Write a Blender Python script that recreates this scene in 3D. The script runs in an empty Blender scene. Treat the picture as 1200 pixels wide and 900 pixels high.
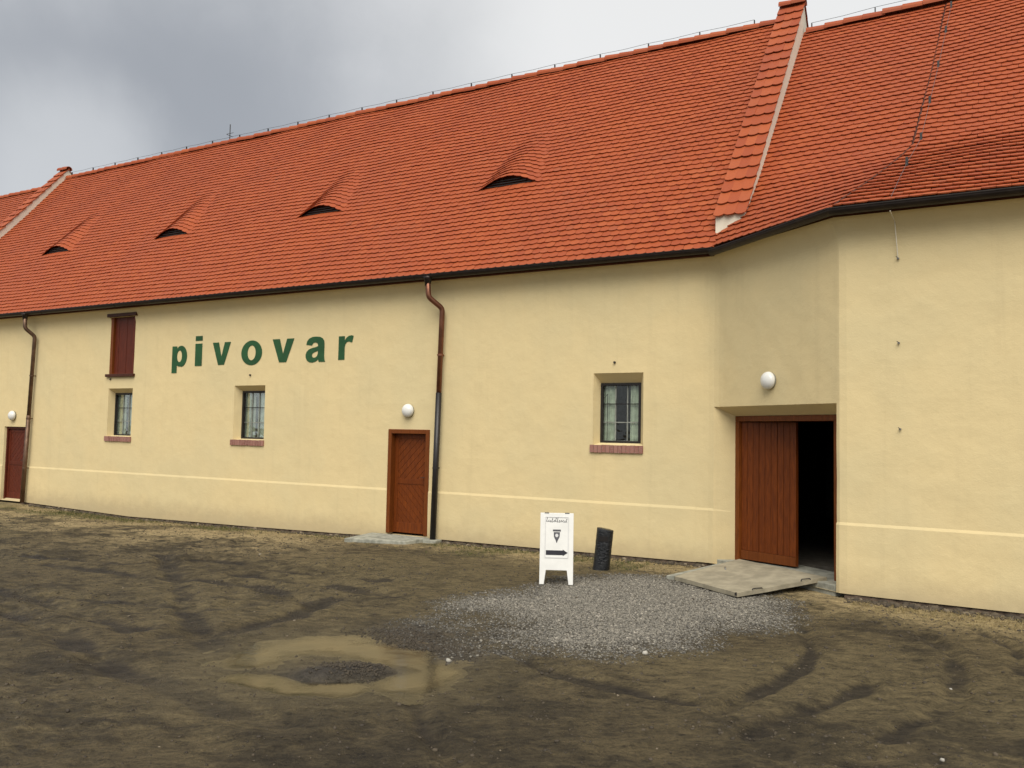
import bpy, math, random
import numpy as np
from mathutils import Matrix, Vector
random.seed(7)
RNG = np.random.default_rng(11)
S = bpy.context.scene
C = S.collection

# ------------------------------------------------------------------ camera, sky, sun, exposure
cam_d = bpy.data.cameras.new('camera')
cam = bpy.data.objects.new('camera', cam_d)
C.objects.link(cam)
cam_d.sensor_fit = 'HORIZONTAL'
cam_d.sensor_width = 36.0
cam_d.lens = 30.0
cam_d.clip_start = 0.05
cam_d.clip_end = 2000
CAM = Vector((0.0, -13.598, 2.033))
_F = Vector((-0.49874314, 0.86479176, 0.05822791))
_R = Vector((0.86666194, 0.4985227, 0.01929257))
_U = Vector((0.01234388, -0.06008595, 0.99811688))
cam.matrix_world = Matrix(((_R.x, _U.x, -_F.x, CAM.x), (_R.y, _U.y, -_F.y, CAM.y), (_R.z, _U.z, -_F.z, CAM.z), (0, 0, 0, 1)))
S.camera = cam

SUN_EL, SUN_AZ = math.radians(50), math.radians(26)      # azimuth measured from -Y (towards the yard) to +X
sd = bpy.data.lights.new('sun', 'SUN')
sd.energy = 1.5
sd.angle = math.radians(50)
sd.color = (1.0, 0.94, 0.84)
sun = bpy.data.objects.new('sun', sd)
C.objects.link(sun)
_to_sun = Vector((math.sin(SUN_AZ) * math.cos(SUN_EL), -math.cos(SUN_AZ) * math.cos(SUN_EL), math.sin(SUN_EL)))
sun.rotation_euler = _to_sun.to_track_quat('Z', 'Y').to_euler()
sun.location = (10, -20, 30)

vs = S.view_settings
vs.view_transform = 'Standard'
vs.look = 'None'
vs.gamma = 1.0
vs.use_curve_mapping = False
vs.exposure = 1.27


class NT:
    """small helper to wire shader nodes"""
    def __init__(self, tree):
        self.t = tree
        tree.nodes.clear()

    def n(self, typ, ins=None, **props):
        nd = self.t.nodes.new(typ)
        for k, v in props.items():
            setattr(nd, k, v)
        for k, v in (ins or {}).items():
            sock = nd.inputs[k]
            if isinstance(v, bpy.types.NodeSocket):
                self.t.links.new(v, sock)
            else:
                sock.default_value = v
        return nd

    def math(self, op, a, b=0.0, clamp=False):
        return self.n('ShaderNodeMath', {0: a, 1: b}, operation=op, use_clamp=clamp).outputs[0]

    def mix(self, f, a, b, mode='MIX'):
        return self.n('ShaderNodeMixRGB', {0: f, 1: a, 2: b}, blend_type=mode).outputs[0]

    def ramp(self, f, stops):
        nd = self.n('ShaderNodeValToRGB', {0: f})
        cr = nd.color_ramp
        while len(cr.elements) < len(stops):
            cr.elements.new(0.5)
        for e, (p, c) in zip(cr.elements, stops):
            e.position = p
            e.color = c if len(c) == 4 else (*c, 1)
        return nd.outputs[0]

    def noise(self, vec, scale, detail=4.0, rough=0.55, dist=0.0):
        return self.n('ShaderNodeTexNoise', {'Vector': vec, 'Scale': scale, 'Detail': detail, 'Roughness': rough, 'Distortion': dist}).outputs[0]

    def rng(self, v, a, b, c=0.0, d=1.0, smooth=True):
        return self.n('ShaderNodeMapRange', {0: v, 1: a, 2: b, 3: c, 4: d}, interpolation_type='SMOOTHSTEP' if smooth else 'LINEAR').outputs[0]


w = bpy.data.worlds.new('World')
S.world = w
w.use_nodes = True
q = NT(w.node_tree)
gen = q.n('ShaderNodeTexCoord').outputs['Generated']
sky = q.n('ShaderNodeTexSky', sky_type='NISHITA', sun_disc=False, sun_elevation=SUN_EL, sun_rotation=math.radians(180) - SUN_AZ)
bg1 = q.n('ShaderNodeBackground', {'Color': sky.outputs[0], 'Strength': 0.08})
_up = q.n('ShaderNodeSeparateXYZ', {0: gen}).outputs[2]
n1 = q.noise(gen, 2.3, 7, 0.55, 0.3)
n2 = q.noise(gen, 6.0, 6, 0.6, 0.4)


def pix_dir(x, y):
    d = _F + _R * ((x - 600) / 1000) - _U * ((y - 450) / 1000)
    return d.normalized()


def bank(px, py, inner, outer):     # a cloud bank: softly bounded mass round one direction of the sky
    d = q.n('ShaderNodeVectorMath', {0: gen, 1: pix_dir(px, py)}, operation='DISTANCE').outputs['Value']
    d = q.math('ADD', d, q.math('MULTIPLY', q.math('SUBTRACT', n1, 0.5), 0.30))
    d = q.math('ADD', d, q.math('MULTIPLY', q.math('SUBTRACT', n2, 0.5), 0.07))
    return q.rng(d, inner, outer, 1.0, 0.0)


dark = q.math('MAXIMUM', q.math('MAXIMUM', bank(225, 120, 0.0, 0.42), q.math('MULTIPLY', bank(90, 130, 0.02, 0.34), 0.9)), q.math('MULTIPLY', bank(390, 160, 0.0, 0.28), 0.6))
lite = q.math('MULTIPLY', bank(60, 215, 0.0, 0.13), 0.6)
bright = bank(840, 10, 0.12, 0.66)
base = q.rng(q.math('ADD', q.math('MULTIPLY', n1, 0.7), q.math('MULTIPLY', n2, 0.3)), 0.3, 0.7, 0.0, 1.0)
cloud = q.mix(base, (0.235, 0.242, 0.252, 1), (0.35, 0.352, 0.356, 1))
cloud = q.mix(bright, cloud, (0.358, 0.358, 0.354, 1))
cloud = q.mix(q.math('MULTIPLY', dark, 0.95), cloud, (0.145, 0.153, 0.165, 1))
cloud = q.mix(lite, cloud, (0.30, 0.305, 0.31, 1))
bg2 = q.n('ShaderNodeBackground', {'Color': cloud, 'Strength': 1.0})
ms = q.n('ShaderNodeMixShader', {0: 0.95, 1: bg1.outputs[0], 2: bg2.outputs[0]})
q.n('ShaderNodeOutputWorld', {0: ms.outputs[0]})

# ------------------------------------------------------------------ materials
MATS = {}


def mat(name, build):
    m = bpy.data.materials.new(name)
    m.use_nodes = True
    t = NT(m.node_tree)
    sh = build(t)
    t.n('ShaderNodeOutputMaterial', {0: sh})
    MATS[name] = m
    return m


def bsdf(t, col, rough=0.7, spec=0.4, metal=0.0, normal=None, **kw):
    ins = {'Base Color': col, 'Roughness': rough, 'Specular IOR Level': spec, 'Metallic': metal}
    if normal is not None:
        ins['Normal'] = normal
    for k, v in kw.items():
        ins[k.replace('_', ' ')] = v
    return t.n('ShaderNodeBsdfPrincipled', ins).outputs[0]


def obj_co(t):
    return t.n('ShaderNodeTexCoord').outputs['Object']


def world_co(t):
    return t.n('ShaderNodeNewGeometry').outputs['Position']


def bump(t, h, strength, dist, normal=None):
    ins = {'Strength': strength, 'Distance': dist, 'Height': h}
    if normal is not None:
        ins['Normal'] = normal
    return t.n('ShaderNodeBump', ins).outputs[0]


def m_plaster(col, col2):
    def f(t):
        p = world_co(t)
        big = t.noise(p, 0.55, 5, 0.6)
        mid = t.noise(p, 3.0, 5, 0.6)
        sp = t.n('ShaderNodeSeparateXYZ', {0: p})
        c = t.mix(t.rng(big, 0.35, 0.68), col, col2)
        c = t.mix(t.math('MULTIPLY', t.rng(mid, 0.45, 0.75), 0.22), c, tuple(x * 0.84 for x in col[:3]) + (1,))
        # vertical rain streaking and splash stain low down: wear that belongs to the plaster
        mp = t.n('ShaderNodeMapping', {0: p, 3: (2.2, 2.2, 0.12)}).outputs[0]
        st = t.noise(mp, 2.0, 6, 0.6)
        c = t.mix(t.math('MULTIPLY', t.rng(st, 0.52, 0.8), 0.16), c, (0.36, 0.29, 0.17, 1))
        lowz = t.math('ADD', sp.outputs[2], t.math('MULTIPLY', t.noise(p, 4.0, 5, 0.6), -0.35))
        c = t.mix(t.rng(lowz, -0.25, 0.25, 0.5, 0.0), c, (0.33, 0.26, 0.16, 1))
        fine = t.noise(p, 60, 5, 0.7)
        und = t.noise(p, 2.2, 4, 0.55)
        n = bump(t, fine, 0.25, 0.012)
        n = bump(t, und, 0.35, 0.05, n)
        return bsdf(t, c, 0.88, 0.2, normal=n)
    return f


mat('cream_plaster', m_plaster((0.665, 0.540, 0.298, 1), (0.625, 0.522, 0.298, 1)))
mat('pale_plaster', m_plaster((0.70, 0.65, 0.53, 1), (0.63, 0.59, 0.49, 1)))


def m_tile(use_attr):
    def f(t):
        r = t.n('ShaderNodeAttribute', attribute_name='tint').outputs['Fac'] if use_attr else t.n('ShaderNodeObjectInfo').outputs['Random']
        p = world_co(t)
        c = t.ramp(r, [(0.0, (0.285, 0.058, 0.019)), (0.3, (0.315, 0.066, 0.020)), (0.65, (0.335, 0.073, 0.021)), (0.9, (0.365, 0.086, 0.026)), (1.0, (0.30, 0.074, 0.028))])
        big = t.noise(p, 0.5, 4, 0.6)
        c = t.mix(t.math('MULTIPLY', t.rng(big, 0.4, 0.7), 0.35), c, (0.27, 0.062, 0.026, 1))
        mot = t.noise(p, 22, 5, 0.65)
        c = t.mix(t.math('MULTIPLY', t.rng(mot, 0.5, 0.8), 0.35), c, (0.17, 0.040, 0.018, 1))
        n = bump(t, t.noise(p, 45, 4, 0.6), 0.3, 0.006)
        return bsdf(t, c, 0.62, 0.25, normal=n)
    return f


mat('clay_tile_mass', m_tile(True))
mat('clay_tile', m_tile(False))


def m_plain(col, rough=0.6, spec=0.4, metal=0.0, var=0.15, scale=8.0, bumpd=0.0, bscale=40):
    def f(t):
        p = world_co(t)
        nz = t.noise(p, scale, 5, 0.6)
        dk = tuple(x * (1 - var * 1.6) for x in col[:3]) + (1,)
        lt = tuple(min(1, x * (1 + var)) for x in col[:3]) + (1,)
        c = t.mix(t.rng(nz, 0.3, 0.7), dk, lt)
        n = bump(t, t.noise(p, bscale, 4, 0.6), 0.4, bumpd) if bumpd else None
        return bsdf(t, c, rough, spec, metal, n)
    return f


def m_wood(col, dark, rough=0.5):
    def f(t):
        p = obj_co(t)
        rnd = t.n('ShaderNodeObjectInfo').outputs['Random']
        off = t.n('ShaderNodeCombineXYZ', {0: t.math('MULTIPLY', rnd, 13.0), 1: 0.0, 2: t.math('MULTIPLY', rnd, 29.0)}).outputs[0]
        pp = t.n('ShaderNodeVectorMath', {0: p, 1: off}, operation='ADD').outputs[0]
        mp = t.n('ShaderNodeMapping', {0: pp, 3: (9, 9, 0.9)}).outputs[0]
        g = t.noise(mp, 5.0, 6, 0.62, 0.6)
        c = t.mix(t.rng(g, 0.3, 0.72), dark, col)
        c = t.mix(t.math('MULTIPLY', rnd, 0.45), c, dark)
        n = bump(t, g, 0.2, 0.004)
        return bsdf(t, c, rough, 0.22, normal=n)
    return f


mat('door_wood', m_wood((0.190, 0.044, 0.005, 1), (0.095, 0.021, 0.003, 1)))
mat('frame_wood', m_wood((0.205, 0.056, 0.009, 1), (0.115, 0.030, 0.005, 1)))
mat('shed_wood', m_wood((0.135, 0.026, 0.009, 1), (0.070, 0.013, 0.006, 1)))
mat('dark_wood', m_wood((0.080, 0.024, 0.011, 1), (0.045, 0.014, 0.007, 1)))
mat('roof_deck', m_plain((0.10, 0.036, 0.018, 1), 0.9, 0.2))
mat('bronze', m_plain((0.030, 0.022, 0.018, 1), 0.42, 0.5, 0.55))
mat('copper', m_plain((0.20, 0.085, 0.050, 1), 0.40, 0.5, 0.75, 0.2, 5))
mat('old_copper', m_plain((0.135, 0.080, 0.050, 1), 0.45, 0.5, 0.6, 0.2, 5))
mat('black_paint', m_plain((0.012, 0.010, 0.010, 1), 0.42, 0.5))
mat('black_iron', m_plain((0.018, 0.016, 0.015, 1), 0.5, 0.5))
mat('zinc', m_plain((0.22, 0.22, 0.22, 1), 0.45, 0.5, 0.7))
mat('window_paint', m_plain((0.014, 0.011, 0.010, 1), 0.5, 0.4))
mat('muntin_paint', m_plain((0.24, 0.25, 0.22, 1), 0.5, 0.4))
mat('brick', lambda t: bsdf(t, t.mix(t.rng(t.noise(world_co(t), 30, 5, 0.6), 0.3, 0.7), t.ramp(t.n('ShaderNodeObjectInfo').outputs['Random'], [(0, (0.19, 0.075, 0.058)), (0.5, (0.26, 0.108, 0.082)), (1, (0.33, 0.16, 0.125))]), (0.30, 0.17, 0.14, 1)), 0.9, 0.2, normal=bump(t, t.noise(world_co(t), 60, 4), 0.4, 0.006)))
mat('mortar', m_plain((0.30, 0.22, 0.17, 1), 0.95, 0.1))
mat('green_paint', m_plain((0.020, 0.078, 0.028, 1), 0.65, 0.3, 0, 0.12, 3))
mat('curtain', m_plain((0.58, 0.60, 0.50, 1), 0.9, 0.1))
mat('opal', m_plain((0.70, 0.70, 0.67, 1), 0.25, 0.5, 0, 0.02))
mat('lamp_base', m_plain((0.32, 0.33, 0.31, 1), 0.5, 0.4))
mat('white_paint', m_plain((0.70, 0.70, 0.67, 1), 0.45, 0.4, 0, 0.03, 6))
mat('board_panel', m_plain((0.58, 0.58, 0.57, 1), 0.4, 0.4, 0, 0.03, 6))
mat('black_print', m_plain((0.02, 0.02, 0.028, 1), 0.6, 0.3))
mat('grey_print', m_plain((0.09, 0.09, 0.10, 1), 0.6, 0.3))
mat('wrapped_black', lambda t: bsdf(t, (0.006, 0.008, 0.011, 1), t.rng(t.noise(world_co(t), 14, 4), 0.3, 0.7, 0.25, 0.55), 0.5, normal=bump(t, t.noise(t.n('ShaderNodeMapping', {0: world_co(t), 3: (1, 1, 2.2)}).outputs[0], 16, 5, 0.6, 0.8), 0.9, 0.03)))
mat('concrete', m_plain((0.30, 0.268, 0.195, 1), 0.9, 0.2, 0, 0.14, 5, 0.008, 50))
mat('slab_concrete', m_plain((0.30, 0.30, 0.25, 1), 0.9, 0.2, 0, 0.22, 7, 0.008, 40))
mat('foundation', m_plain((0.085, 0.062, 0.045, 1), 0.95, 0.1, 0, 0.4, 6, 0.05, 12))
mat('interior', m_plain((0.10, 0.09, 0.075, 1), 0.9, 0.1))
mat('bark', m_plain((0.09, 0.065, 0.045, 1), 0.9, 0.1))
mat('leaf', lambda t: bsdf(t, t.mix(t.n('ShaderNodeAttribute', attribute_name='tint').outputs['Fac'], (0.045, 0.075, 0.025, 1), (0.11, 0.13, 0.05, 1)), 0.6, 0.3))
mat('grass', lambda t: bsdf(t, t.ramp(t.n('ShaderNodeAttribute', attribute_name='tint').outputs['Fac'], [(0, (0.055, 0.072, 0.020)), (0.5, (0.10, 0.10, 0.036)), (1, (0.29, 0.225, 0.11))]), 0.7, 0.2))
mat('gravel', lambda t: bsdf(t, t.ramp(t.n('ShaderNodeAttribute', attribute_name='tint').outputs['Fac'], [(0, (0.075, 0.070, 0.062)), (0.4, (0.155, 0.145, 0.122)), (0.8, (0.245, 0.225, 0.185)), (1, (0.34, 0.31, 0.26))]), 0.8, 0.3))
mat('stone', lambda t: bsdf(t, t.ramp(t.n('ShaderNodeAttribute', attribute_name='tint').outputs['Fac'], [(0, (0.05, 0.042, 0.032)), (0.8, (0.10, 0.08, 0.055)), (1, (0.20, 0.165, 0.115))]), 0.85, 0.2))
mat('white_scrap', m_plain((0.40, 0.38, 0.33, 1), 0.8, 0.2))


def m_glass(t):
    fr = t.n('ShaderNodeFresnel', {'IOR': 1.5}).outputs[0]
    fr = t.math('ADD', t.math('MULTIPLY', fr, 0.5), 0.015, True)
    tr = t.n('ShaderNodeBsdfTransparent', {0: (0.90, 0.94, 0.91, 1)}).outputs[0]
    gl = t.n('ShaderNodeBsdfGlossy', {'Color': (1, 1, 1, 1), 'Roughness': 0.02, 'Normal': bump(t, t.noise(world_co(t), 5, 2), 0.15, 0.02)}).outputs[0]
    return t.n('ShaderNodeMixShader', {0: fr, 1: tr, 2: gl}).outputs[0]


mat('pane_glass', m_glass)


def m_ground(t):
    p = world_co(t)
    base = t.n('ShaderNodeAttribute', attribute_name='soil').outputs['Color']
    wet = t.n('ShaderNodeAttribute', attribute_name='wet').outputs['Fac']
    mp = t.n('ShaderNodeMapping', {0: p, 2: (0, 0, math.radians(-30)), 3: (1, 1, 1)}).outputs[0]
    n1 = t.noise(t.n('ShaderNodeMapping', {0: mp, 3: (0.6, 1.3, 1)}).outputs[0], 11, 8, 0.74)
    n2 = t.noise(p, 42, 6, 0.75)
    n3 = t.noise(p, 140, 3, 0.6)
    f = t.math('ADD', t.math('MULTIPLY', n1, 0.5), t.math('ADD', t.math('MULTIPLY', n2, 0.32), t.math('MULTIPLY', n3, 0.18)))
    k = t.rng(f, 0.40, 0.60, 0.30, 1.65, False)
    c = t.n('ShaderNodeVectorMath', {0: base, 1: t.n('ShaderNodeCombineXYZ', {0: k, 1: k, 2: k}).outputs[0]}, operation='MULTIPLY').outputs[0]
    vor = t.n('ShaderNodeTexVoronoi', {'Vector': p, 'Scale': 34.0}).outputs['Distance']
    chip = t.math('MULTIPLY', t.rng(vor, 0.05, 0.16, 1.0, 0.0), t.rng(n1, 0.55, 0.72))
    c = t.mix(t.math('MULTIPLY', chip, 0.5), c, (0.19, 0.165, 0.13, 1))
    h = t.math('ADD', t.math('MULTIPLY', n1, 1.2), t.math('ADD', t.math('MULTIPLY', n2, 0.7), t.math('MULTIPLY', n3, 0.25)))
    nm = bump(t, h, 0.95, 0.06)
    r = t.math('SUBTRACT', 0.92, t.math('MULTIPLY', wet, 0.45))
    return bsdf(t, c, r, 0.3, normal=nm)


mat('soil', m_ground)
def m_water(t):
    """silty water: clear at its shallow rim, murky where it is deeper"""
    p = world_co(t)
    n = bump(t, t.noise(p, 7, 4), 0.10, 0.02)
    murk = bsdf(t, t.mix(t.rng(t.noise(p, 3, 4), 0.3, 0.7), (0.070, 0.053, 0.026, 1), (0.045, 0.036, 0.020, 1)), 0.12, 0.5, normal=n)
    gl = t.n('ShaderNodeBsdfGlossy', {'Color': (1, 1, 1, 1), 'Roughness': 0.12, 'Normal': n}).outputs[0]
    clear = t.n('ShaderNodeMixShader', {0: t.n('ShaderNodeFresnel', {'IOR': 1.2}).outputs[0], 1: t.n('ShaderNodeBsdfTransparent').outputs[0], 2: gl}).outputs[0]
    d = t.n('ShaderNodeAttribute', attribute_name='depth').outputs['Fac']
    d = t.math('ADD', d, t.math('MULTIPLY', t.math('SUBTRACT', t.noise(p, 6, 5, 0.6), 0.5), 0.03))
    return t.n('ShaderNodeMixShader', {0: t.rng(d, 0.0, 0.032), 1: clear, 2: murk}).outputs[0]


mat('water', m_water)

# ------------------------------------------------------------------ mesh helpers
ORIGIN = {}


def empty(name, loc, label=None, cat=None, group=None, rz=0.0):
    o = bpy.data.objects.new(name, None)
    C.objects.link(o)
    o.location = loc
    o.rotation_euler = (0, 0, rz)
    o.empty_display_size = 0.2
    ORIGIN[o.name] = Vector(loc)
    if label:
        o['label'] = label
        o['category'] = cat
    if group:
        o['group'] = group
    return o


def attach(o, parent, local=False):
    if parent is not None:
        o.parent = parent
        if not local:
            o.matrix_parent_inverse = Matrix.Translation(-ORIGIN.get(parent.name, Vector((0, 0, 0))))
    return o


class MB:
    def __init__(self):
        self.v, self.f, self.t = [], [], []

    def add(self, verts, faces, tint=None):
        b = len(self.v)
        self.v.extend([tuple(x) for x in verts])
        self.f.extend([tuple(i + b for i in fc) for fc in faces])
        if tint is not None:
            self.t.extend([tint] * len(verts))
        return self

    def box(self, x0, x1, y0, y1, z0, z1):
        return self.add([(x0, y0, z0), (x1, y0, z0), (x1, y1, z0), (x0, y1, z0), (x0, y0, z1), (x1, y0, z1), (x1, y1, z1), (x0, y1, z1)],
                        [(0, 3, 2, 1), (4, 5, 6, 7), (0, 1, 5, 4), (1, 2, 6, 5), (2, 3, 7, 6), (3, 0, 4, 7)])

    def prism(self, pts, fn0, fn1):
        """pts 2D outline; fn0/fn1 map a 2D point to the two end caps"""
        n = len(pts)
        v = [fn0(p) for p in pts] + [fn1(p) for p in pts]
        return self.add(v, [tuple(range(n - 1, -1, -1)), tuple(range(n, 2 * n))] + [(i, (i + 1) % n, n + (i + 1) % n, n + i) for i in range(n)])

    def tube(self, path, r, seg=10, cap=True):
        path = [Vector(p) for p in path]
        rs = r if isinstance(r, (list, tuple)) else [r] * len(path)
        rings = []
        up = None
        for i, p in enumerate(path):
            a = path[max(0, i - 1)]
            b = path[min(len(path) - 1, i + 1)]
            d = (b - a).normalized()
            if up is None:
                up = d.orthogonal().normalized()
            else:
                up = (up - d * up.dot(d)).normalized()
            s = d.cross(up)
            rings.append([p + (up * math.cos(2 * math.pi * k / seg) + s * math.sin(2 * math.pi * k / seg)) * rs[i] for k in range(seg)])
        v = [x for ring in rings for x in ring]
        f = []
        for i in range(len(path) - 1):
            for k in range(seg):
                f.append((i * seg + k, i * seg + (k + 1) % seg, (i + 1) * seg + (k + 1) % seg, (i + 1) * seg + k))
        if cap:
            f.append(tuple(range(seg - 1, -1, -1)))
            f.append(tuple(range((len(path) - 1) * seg, len(path) * seg)))
        return self.add(v, f)

    def lathe(self, prof, origin, axis='Z', seg=24):
        v, f = [], []
        for (r, h) in prof:
            for k in range(seg):
                a = 2 * math.pi * k / seg
                if axis == 'Z':
                    v.append((origin[0] + r * math.cos(a), origin[1] + r * math.sin(a), origin[2] + h))
                else:
                    v.append((origin[0] + r * math.cos(a), origin[1] - h, origin[2] + r * math.sin(a)))
        for i in range(len(prof) - 1):
            for k in range(seg):
                f.append((i * seg + k, i * seg + (k + 1) % seg, (i + 1) * seg + (k + 1) % seg, (i + 1) * seg + k))
        f.append(tuple(range(seg - 1, -1, -1)))
        f.append(tuple(range((len(prof) - 1) * seg, len(prof) * seg)))
        return self.add(v, f)

    def mesh(self, name, material, smooth=False):
        me = bpy.data.meshes.new(name)
        me.from_pydata(self.v, [], self.f)
        if self.t:
            at = me.attributes.new('tint', 'FLOAT', 'POINT')
            at.data.foreach_set('value', self.t)
        me.materials.append(MATS[material])
        if smooth:
            me.polygons.foreach_set('use_smooth', [True] * len(me.polygons))
        me.update()
        return me

    def build(self, name, material, parent=None, smooth=False, local=False, bevel=0.0):
        o = bpy.data.objects.new(name, self.mesh(name, material, smooth))
        C.objects.link(o)
        attach(o, parent, local)
        if bevel:
            md = o.modifiers.new('bevel', 'BEVEL')
            md.width = bevel
            md.segments = 2
            md.limit_method = 'ANGLE'
        return o


def share(name, me, matrix, parent, local=False):
    o = bpy.data.objects.new(name, me)
    C.objects.link(o)
    attach(o, parent, local)
    o.matrix_basis = matrix
    return o


def tag(o, label, cat, group=None):
    o['label'] = label
    o['category'] = cat
    if group:
        o['group'] = group
    return o


def clip(poly, a, b, c):
    """keep the part of a 2D polygon where a*x+b*y+c >= 0"""
    out = []
    n = len(poly)
    for i in range(n):
        p, r = poly[i], poly[(i + 1) % n]
        dp, dr = a * p[0] + b * p[1] + c, a * r[0] + b * r[1] + c
        if dp >= 0:
            out.append(p)
        if (dp >= 0) != (dr >= 0):
            k = dp / (dp - dr)
            out.append((p[0] + (r[0] - p[0]) * k, p[1] + (r[1] - p[1]) * k))
    return out


# value noise in numpy for terrain and plaster relief
_perm = RNG.random((256, 256))


def vnoise(x, y):
    xi, yi = np.floor(x).astype(int), np.floor(y).astype(int)
    fx, fy = x - xi, y - yi
    fx, fy = fx * fx * (3 - 2 * fx), fy * fy * (3 - 2 * fy)
    g = lambda i, j: _perm[i & 255, j & 255]
    return (g(xi, yi) * (1 - fx) + g(xi + 1, yi) * fx) * (1 - fy) + (g(xi, yi + 1) * (1 - fx) + g(xi + 1, yi + 1) * fx) * fy


def fbm(x, y, oct=5, gain=0.5, lac=2.03):
    s, a, tot = 0, 1.0, 0
    for k in range(oct):
        s = s + a * vnoise(x + 17.3 * k, y + 5.1 * k)
        tot += a
        a *= gain
        x, y = x * lac, y * lac
    return s / tot


def zbase(x):
    return np.interp(x, [-60, -23, -18.6, -14.3, -11.8, -9.3, -6.1, -4.0, 0.2, 10], [-0.10, -0.09, -0.19, -0.14, -0.10, -0.03, -0.012, 0.0, -0.03, -0.05])


# ------------------------------------------------------------------ plan and roof geometry
P0 = (-4.04, 0.0)                 # inner corner: main wall meets the splayed wall
P1 = (-1.89, -1.5)                # outer corner: splayed wall meets the wing wall
XE = 6.5                          # end of the wing
T36 = np.array([P1[0] - P0[0], P1[1] - P0[1]])
LCH = float(np.linalg.norm(T36))
T36 = T36 / LCH
N36 = np.array([T36[1], -T36[0]])  # outward
PITCH = math.radians(50)
CP, SP = math.cos(PITCH), math.sin(PITCH)
EY, EZ = -0.28, 5.05
RY, RZ = 4.65, 5.05 + (4.65 + 0.28) * math.tan(PITCH)
SLOPE = (RY - EY) / CP
EXPO = SLOPE / 51
WRZ = 10.58                        # wing ridge height


def grid_mesh(fn, us, vs_):
    mb = MB()
    nu = len(us)
    for v in vs_:
        for u in us:
            mb.v.append(tuple(fn(u, v)))
    for j in range(len(vs_) - 1):
        for i in range(nu - 1):
            a = j * nu + i
            mb.f.append((a, a + 1, a + nu + 1, a + nu))
    return mb


def wall_mesh(name, f, length0, length1, ztop, openings, parent, material, step=0.13):
    """f(s,z)->(point, outward 2D normal).  openings: (s0,s1,z0,z1,(b0,b1,c0,c1),depth)"""
    sc = list(np.arange(length0, length1, step)) + [length1]
    zc = list(np.arange(0, 4.5, step)) + [0.85, 0.862, 0.905, 0.908, 0.945, *np.arange(4.55, 5.01, 0.035), ztop]
    for o in openings:
        sc = [x for x in sc if min(abs(x - o[0]), abs(x - o[1])) > 0.03] + [o[0], o[1]]
        zc = [x for x in zc if min(abs(x - o[2]), abs(x - o[3])) > 0.012] + [o[2], o[3]]
    sc, zc = sorted(set(np.round(sc, 4))), sorted(set(np.round(zc, 4)))
    idx = {}
    mb = MB()

    def vid(i, j):
        if (i, j) not in idx:
            idx[(i, j)] = len(mb.v)
            mb.v.append(tuple(f(sc[i], zc[j])[0]))
        return idx[(i, j)]
    eps = 1e-4
    for i in range(len(sc) - 1):
        for j in range(len(zc) - 1):
            cs, cz = (sc[i] + sc[i + 1]) / 2, (zc[j] + zc[j + 1]) / 2
            if any(o[0] < cs < o[1] and o[2] < cz < o[3] for o in openings):
                continue
            mb.f.append((vid(i, j), vid(i + 1, j), vid(i + 1, j + 1), vid(i, j + 1)))
    for (s0, s1, z0, z1, (b0, b1, c0, c1), dep) in openings:
        def back(s, z):
            u, v = (s - s0) / (s1 - s0), (z - z0) / (z1 - z0)
            bs, bz = b0 + u * (b1 - b0), c0 + v * (c1 - c0)
            pt, n = f(bs, bz, True)
            return (pt[0] - n[0] * dep, pt[1] - n[1] * dep, pt[2])
        ii = [k for k, s in enumerate(sc) if s0 - eps <= s <= s1 + eps]
        jj = [k for k, z in enumerate(zc) if z0 - eps <= z <= z1 + eps]
        ring = [(ii[0], j) for j in jj] + [(i, jj[-1]) for i in ii[1:]] + [(ii[-1], j) for j in reversed(jj[:-1])] + [(i, jj[0]) for i in reversed(ii[1:-1])]
        bk = {}
        for (i, j) in ring:
            bk[(i, j)] = len(mb.v)
            mb.v.append(back(sc[i], zc[j]))
        for k in range(len(ring)):
            a, b = ring[k], ring[(k + 1) % len(ring)]
            mb.f.append((vid(*a), bk[a], bk[b], vid(*b)))
    return mb.build(name, material, parent)


def relief(x, z):
    return 0.010 * (fbm(np.array([x * 0.8]), np.array([z * 0.8 + 7]), 3)[0] - 0.5) + 0.010 * (fbm(np.array([x * 2.6 + 30]), np.array([z * 2.6]), 3)[0] - 0.5)


def zmap(z, zb):
    return z if z > 0.3 else zb + z * (0.3 - zb) / 0.3


def cove(z):
    return 0.21 * max(0.0, (z - 4.55) / 0.46) ** 2.6


def plinth(z):
    return 0.014 if z < 0.865 else 0.0


def f_main(s, z, flat=False):
    y = 0.0 if flat else -(relief(s, z) + plinth(z) + cove(z))
    return (s, y, zmap(z, float(zbase(s)) + 0.022) if not flat else z), (0.0, -1.0)


def poly_pt(s):
    if s < 0:
        return np.array([P0[0] + s, 0.0]), np.array([0.0, -1.0])
    if s < LCH:
        return np.array(P0) + T36 * s, N36
    return np.array([P1[0] + (s - LCH), P1[1]]), np.array([0.0, -1.0])


def f_wing(s, z, flat=False):
    if flat:
        p = np.array(P0) + T36 * s if s < LCH + 0.2 else poly_pt(s)[0]
        return (p[0], p[1], z), (N36 if s < LCH + 0.2 else (0.0, -1.0))
    ks = (-1, -0.5, 0, 0.5, 1)
    r = 0.16 if s < 1.3 else 0.035
    r = min(r, max(0.0, s + 0.30))
    p = sum(poly_pt(s + k * r)[0] for k in ks) / 5
    n = sum(poly_pt(s + k * r)[1] for k in ks)
    n = n / np.linalg.norm(n)
    amt = relief(P0[0] + s, z) + (plinth(z - 0.045) if s > LCH - 0.1 else (plinth(z) if s < 0.01 else 0.0)) + cove(z)
    p = p + n * amt
    return (p[0], p[1], zmap(z, float(zbase(p[0])) + 0.028)), n


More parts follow.
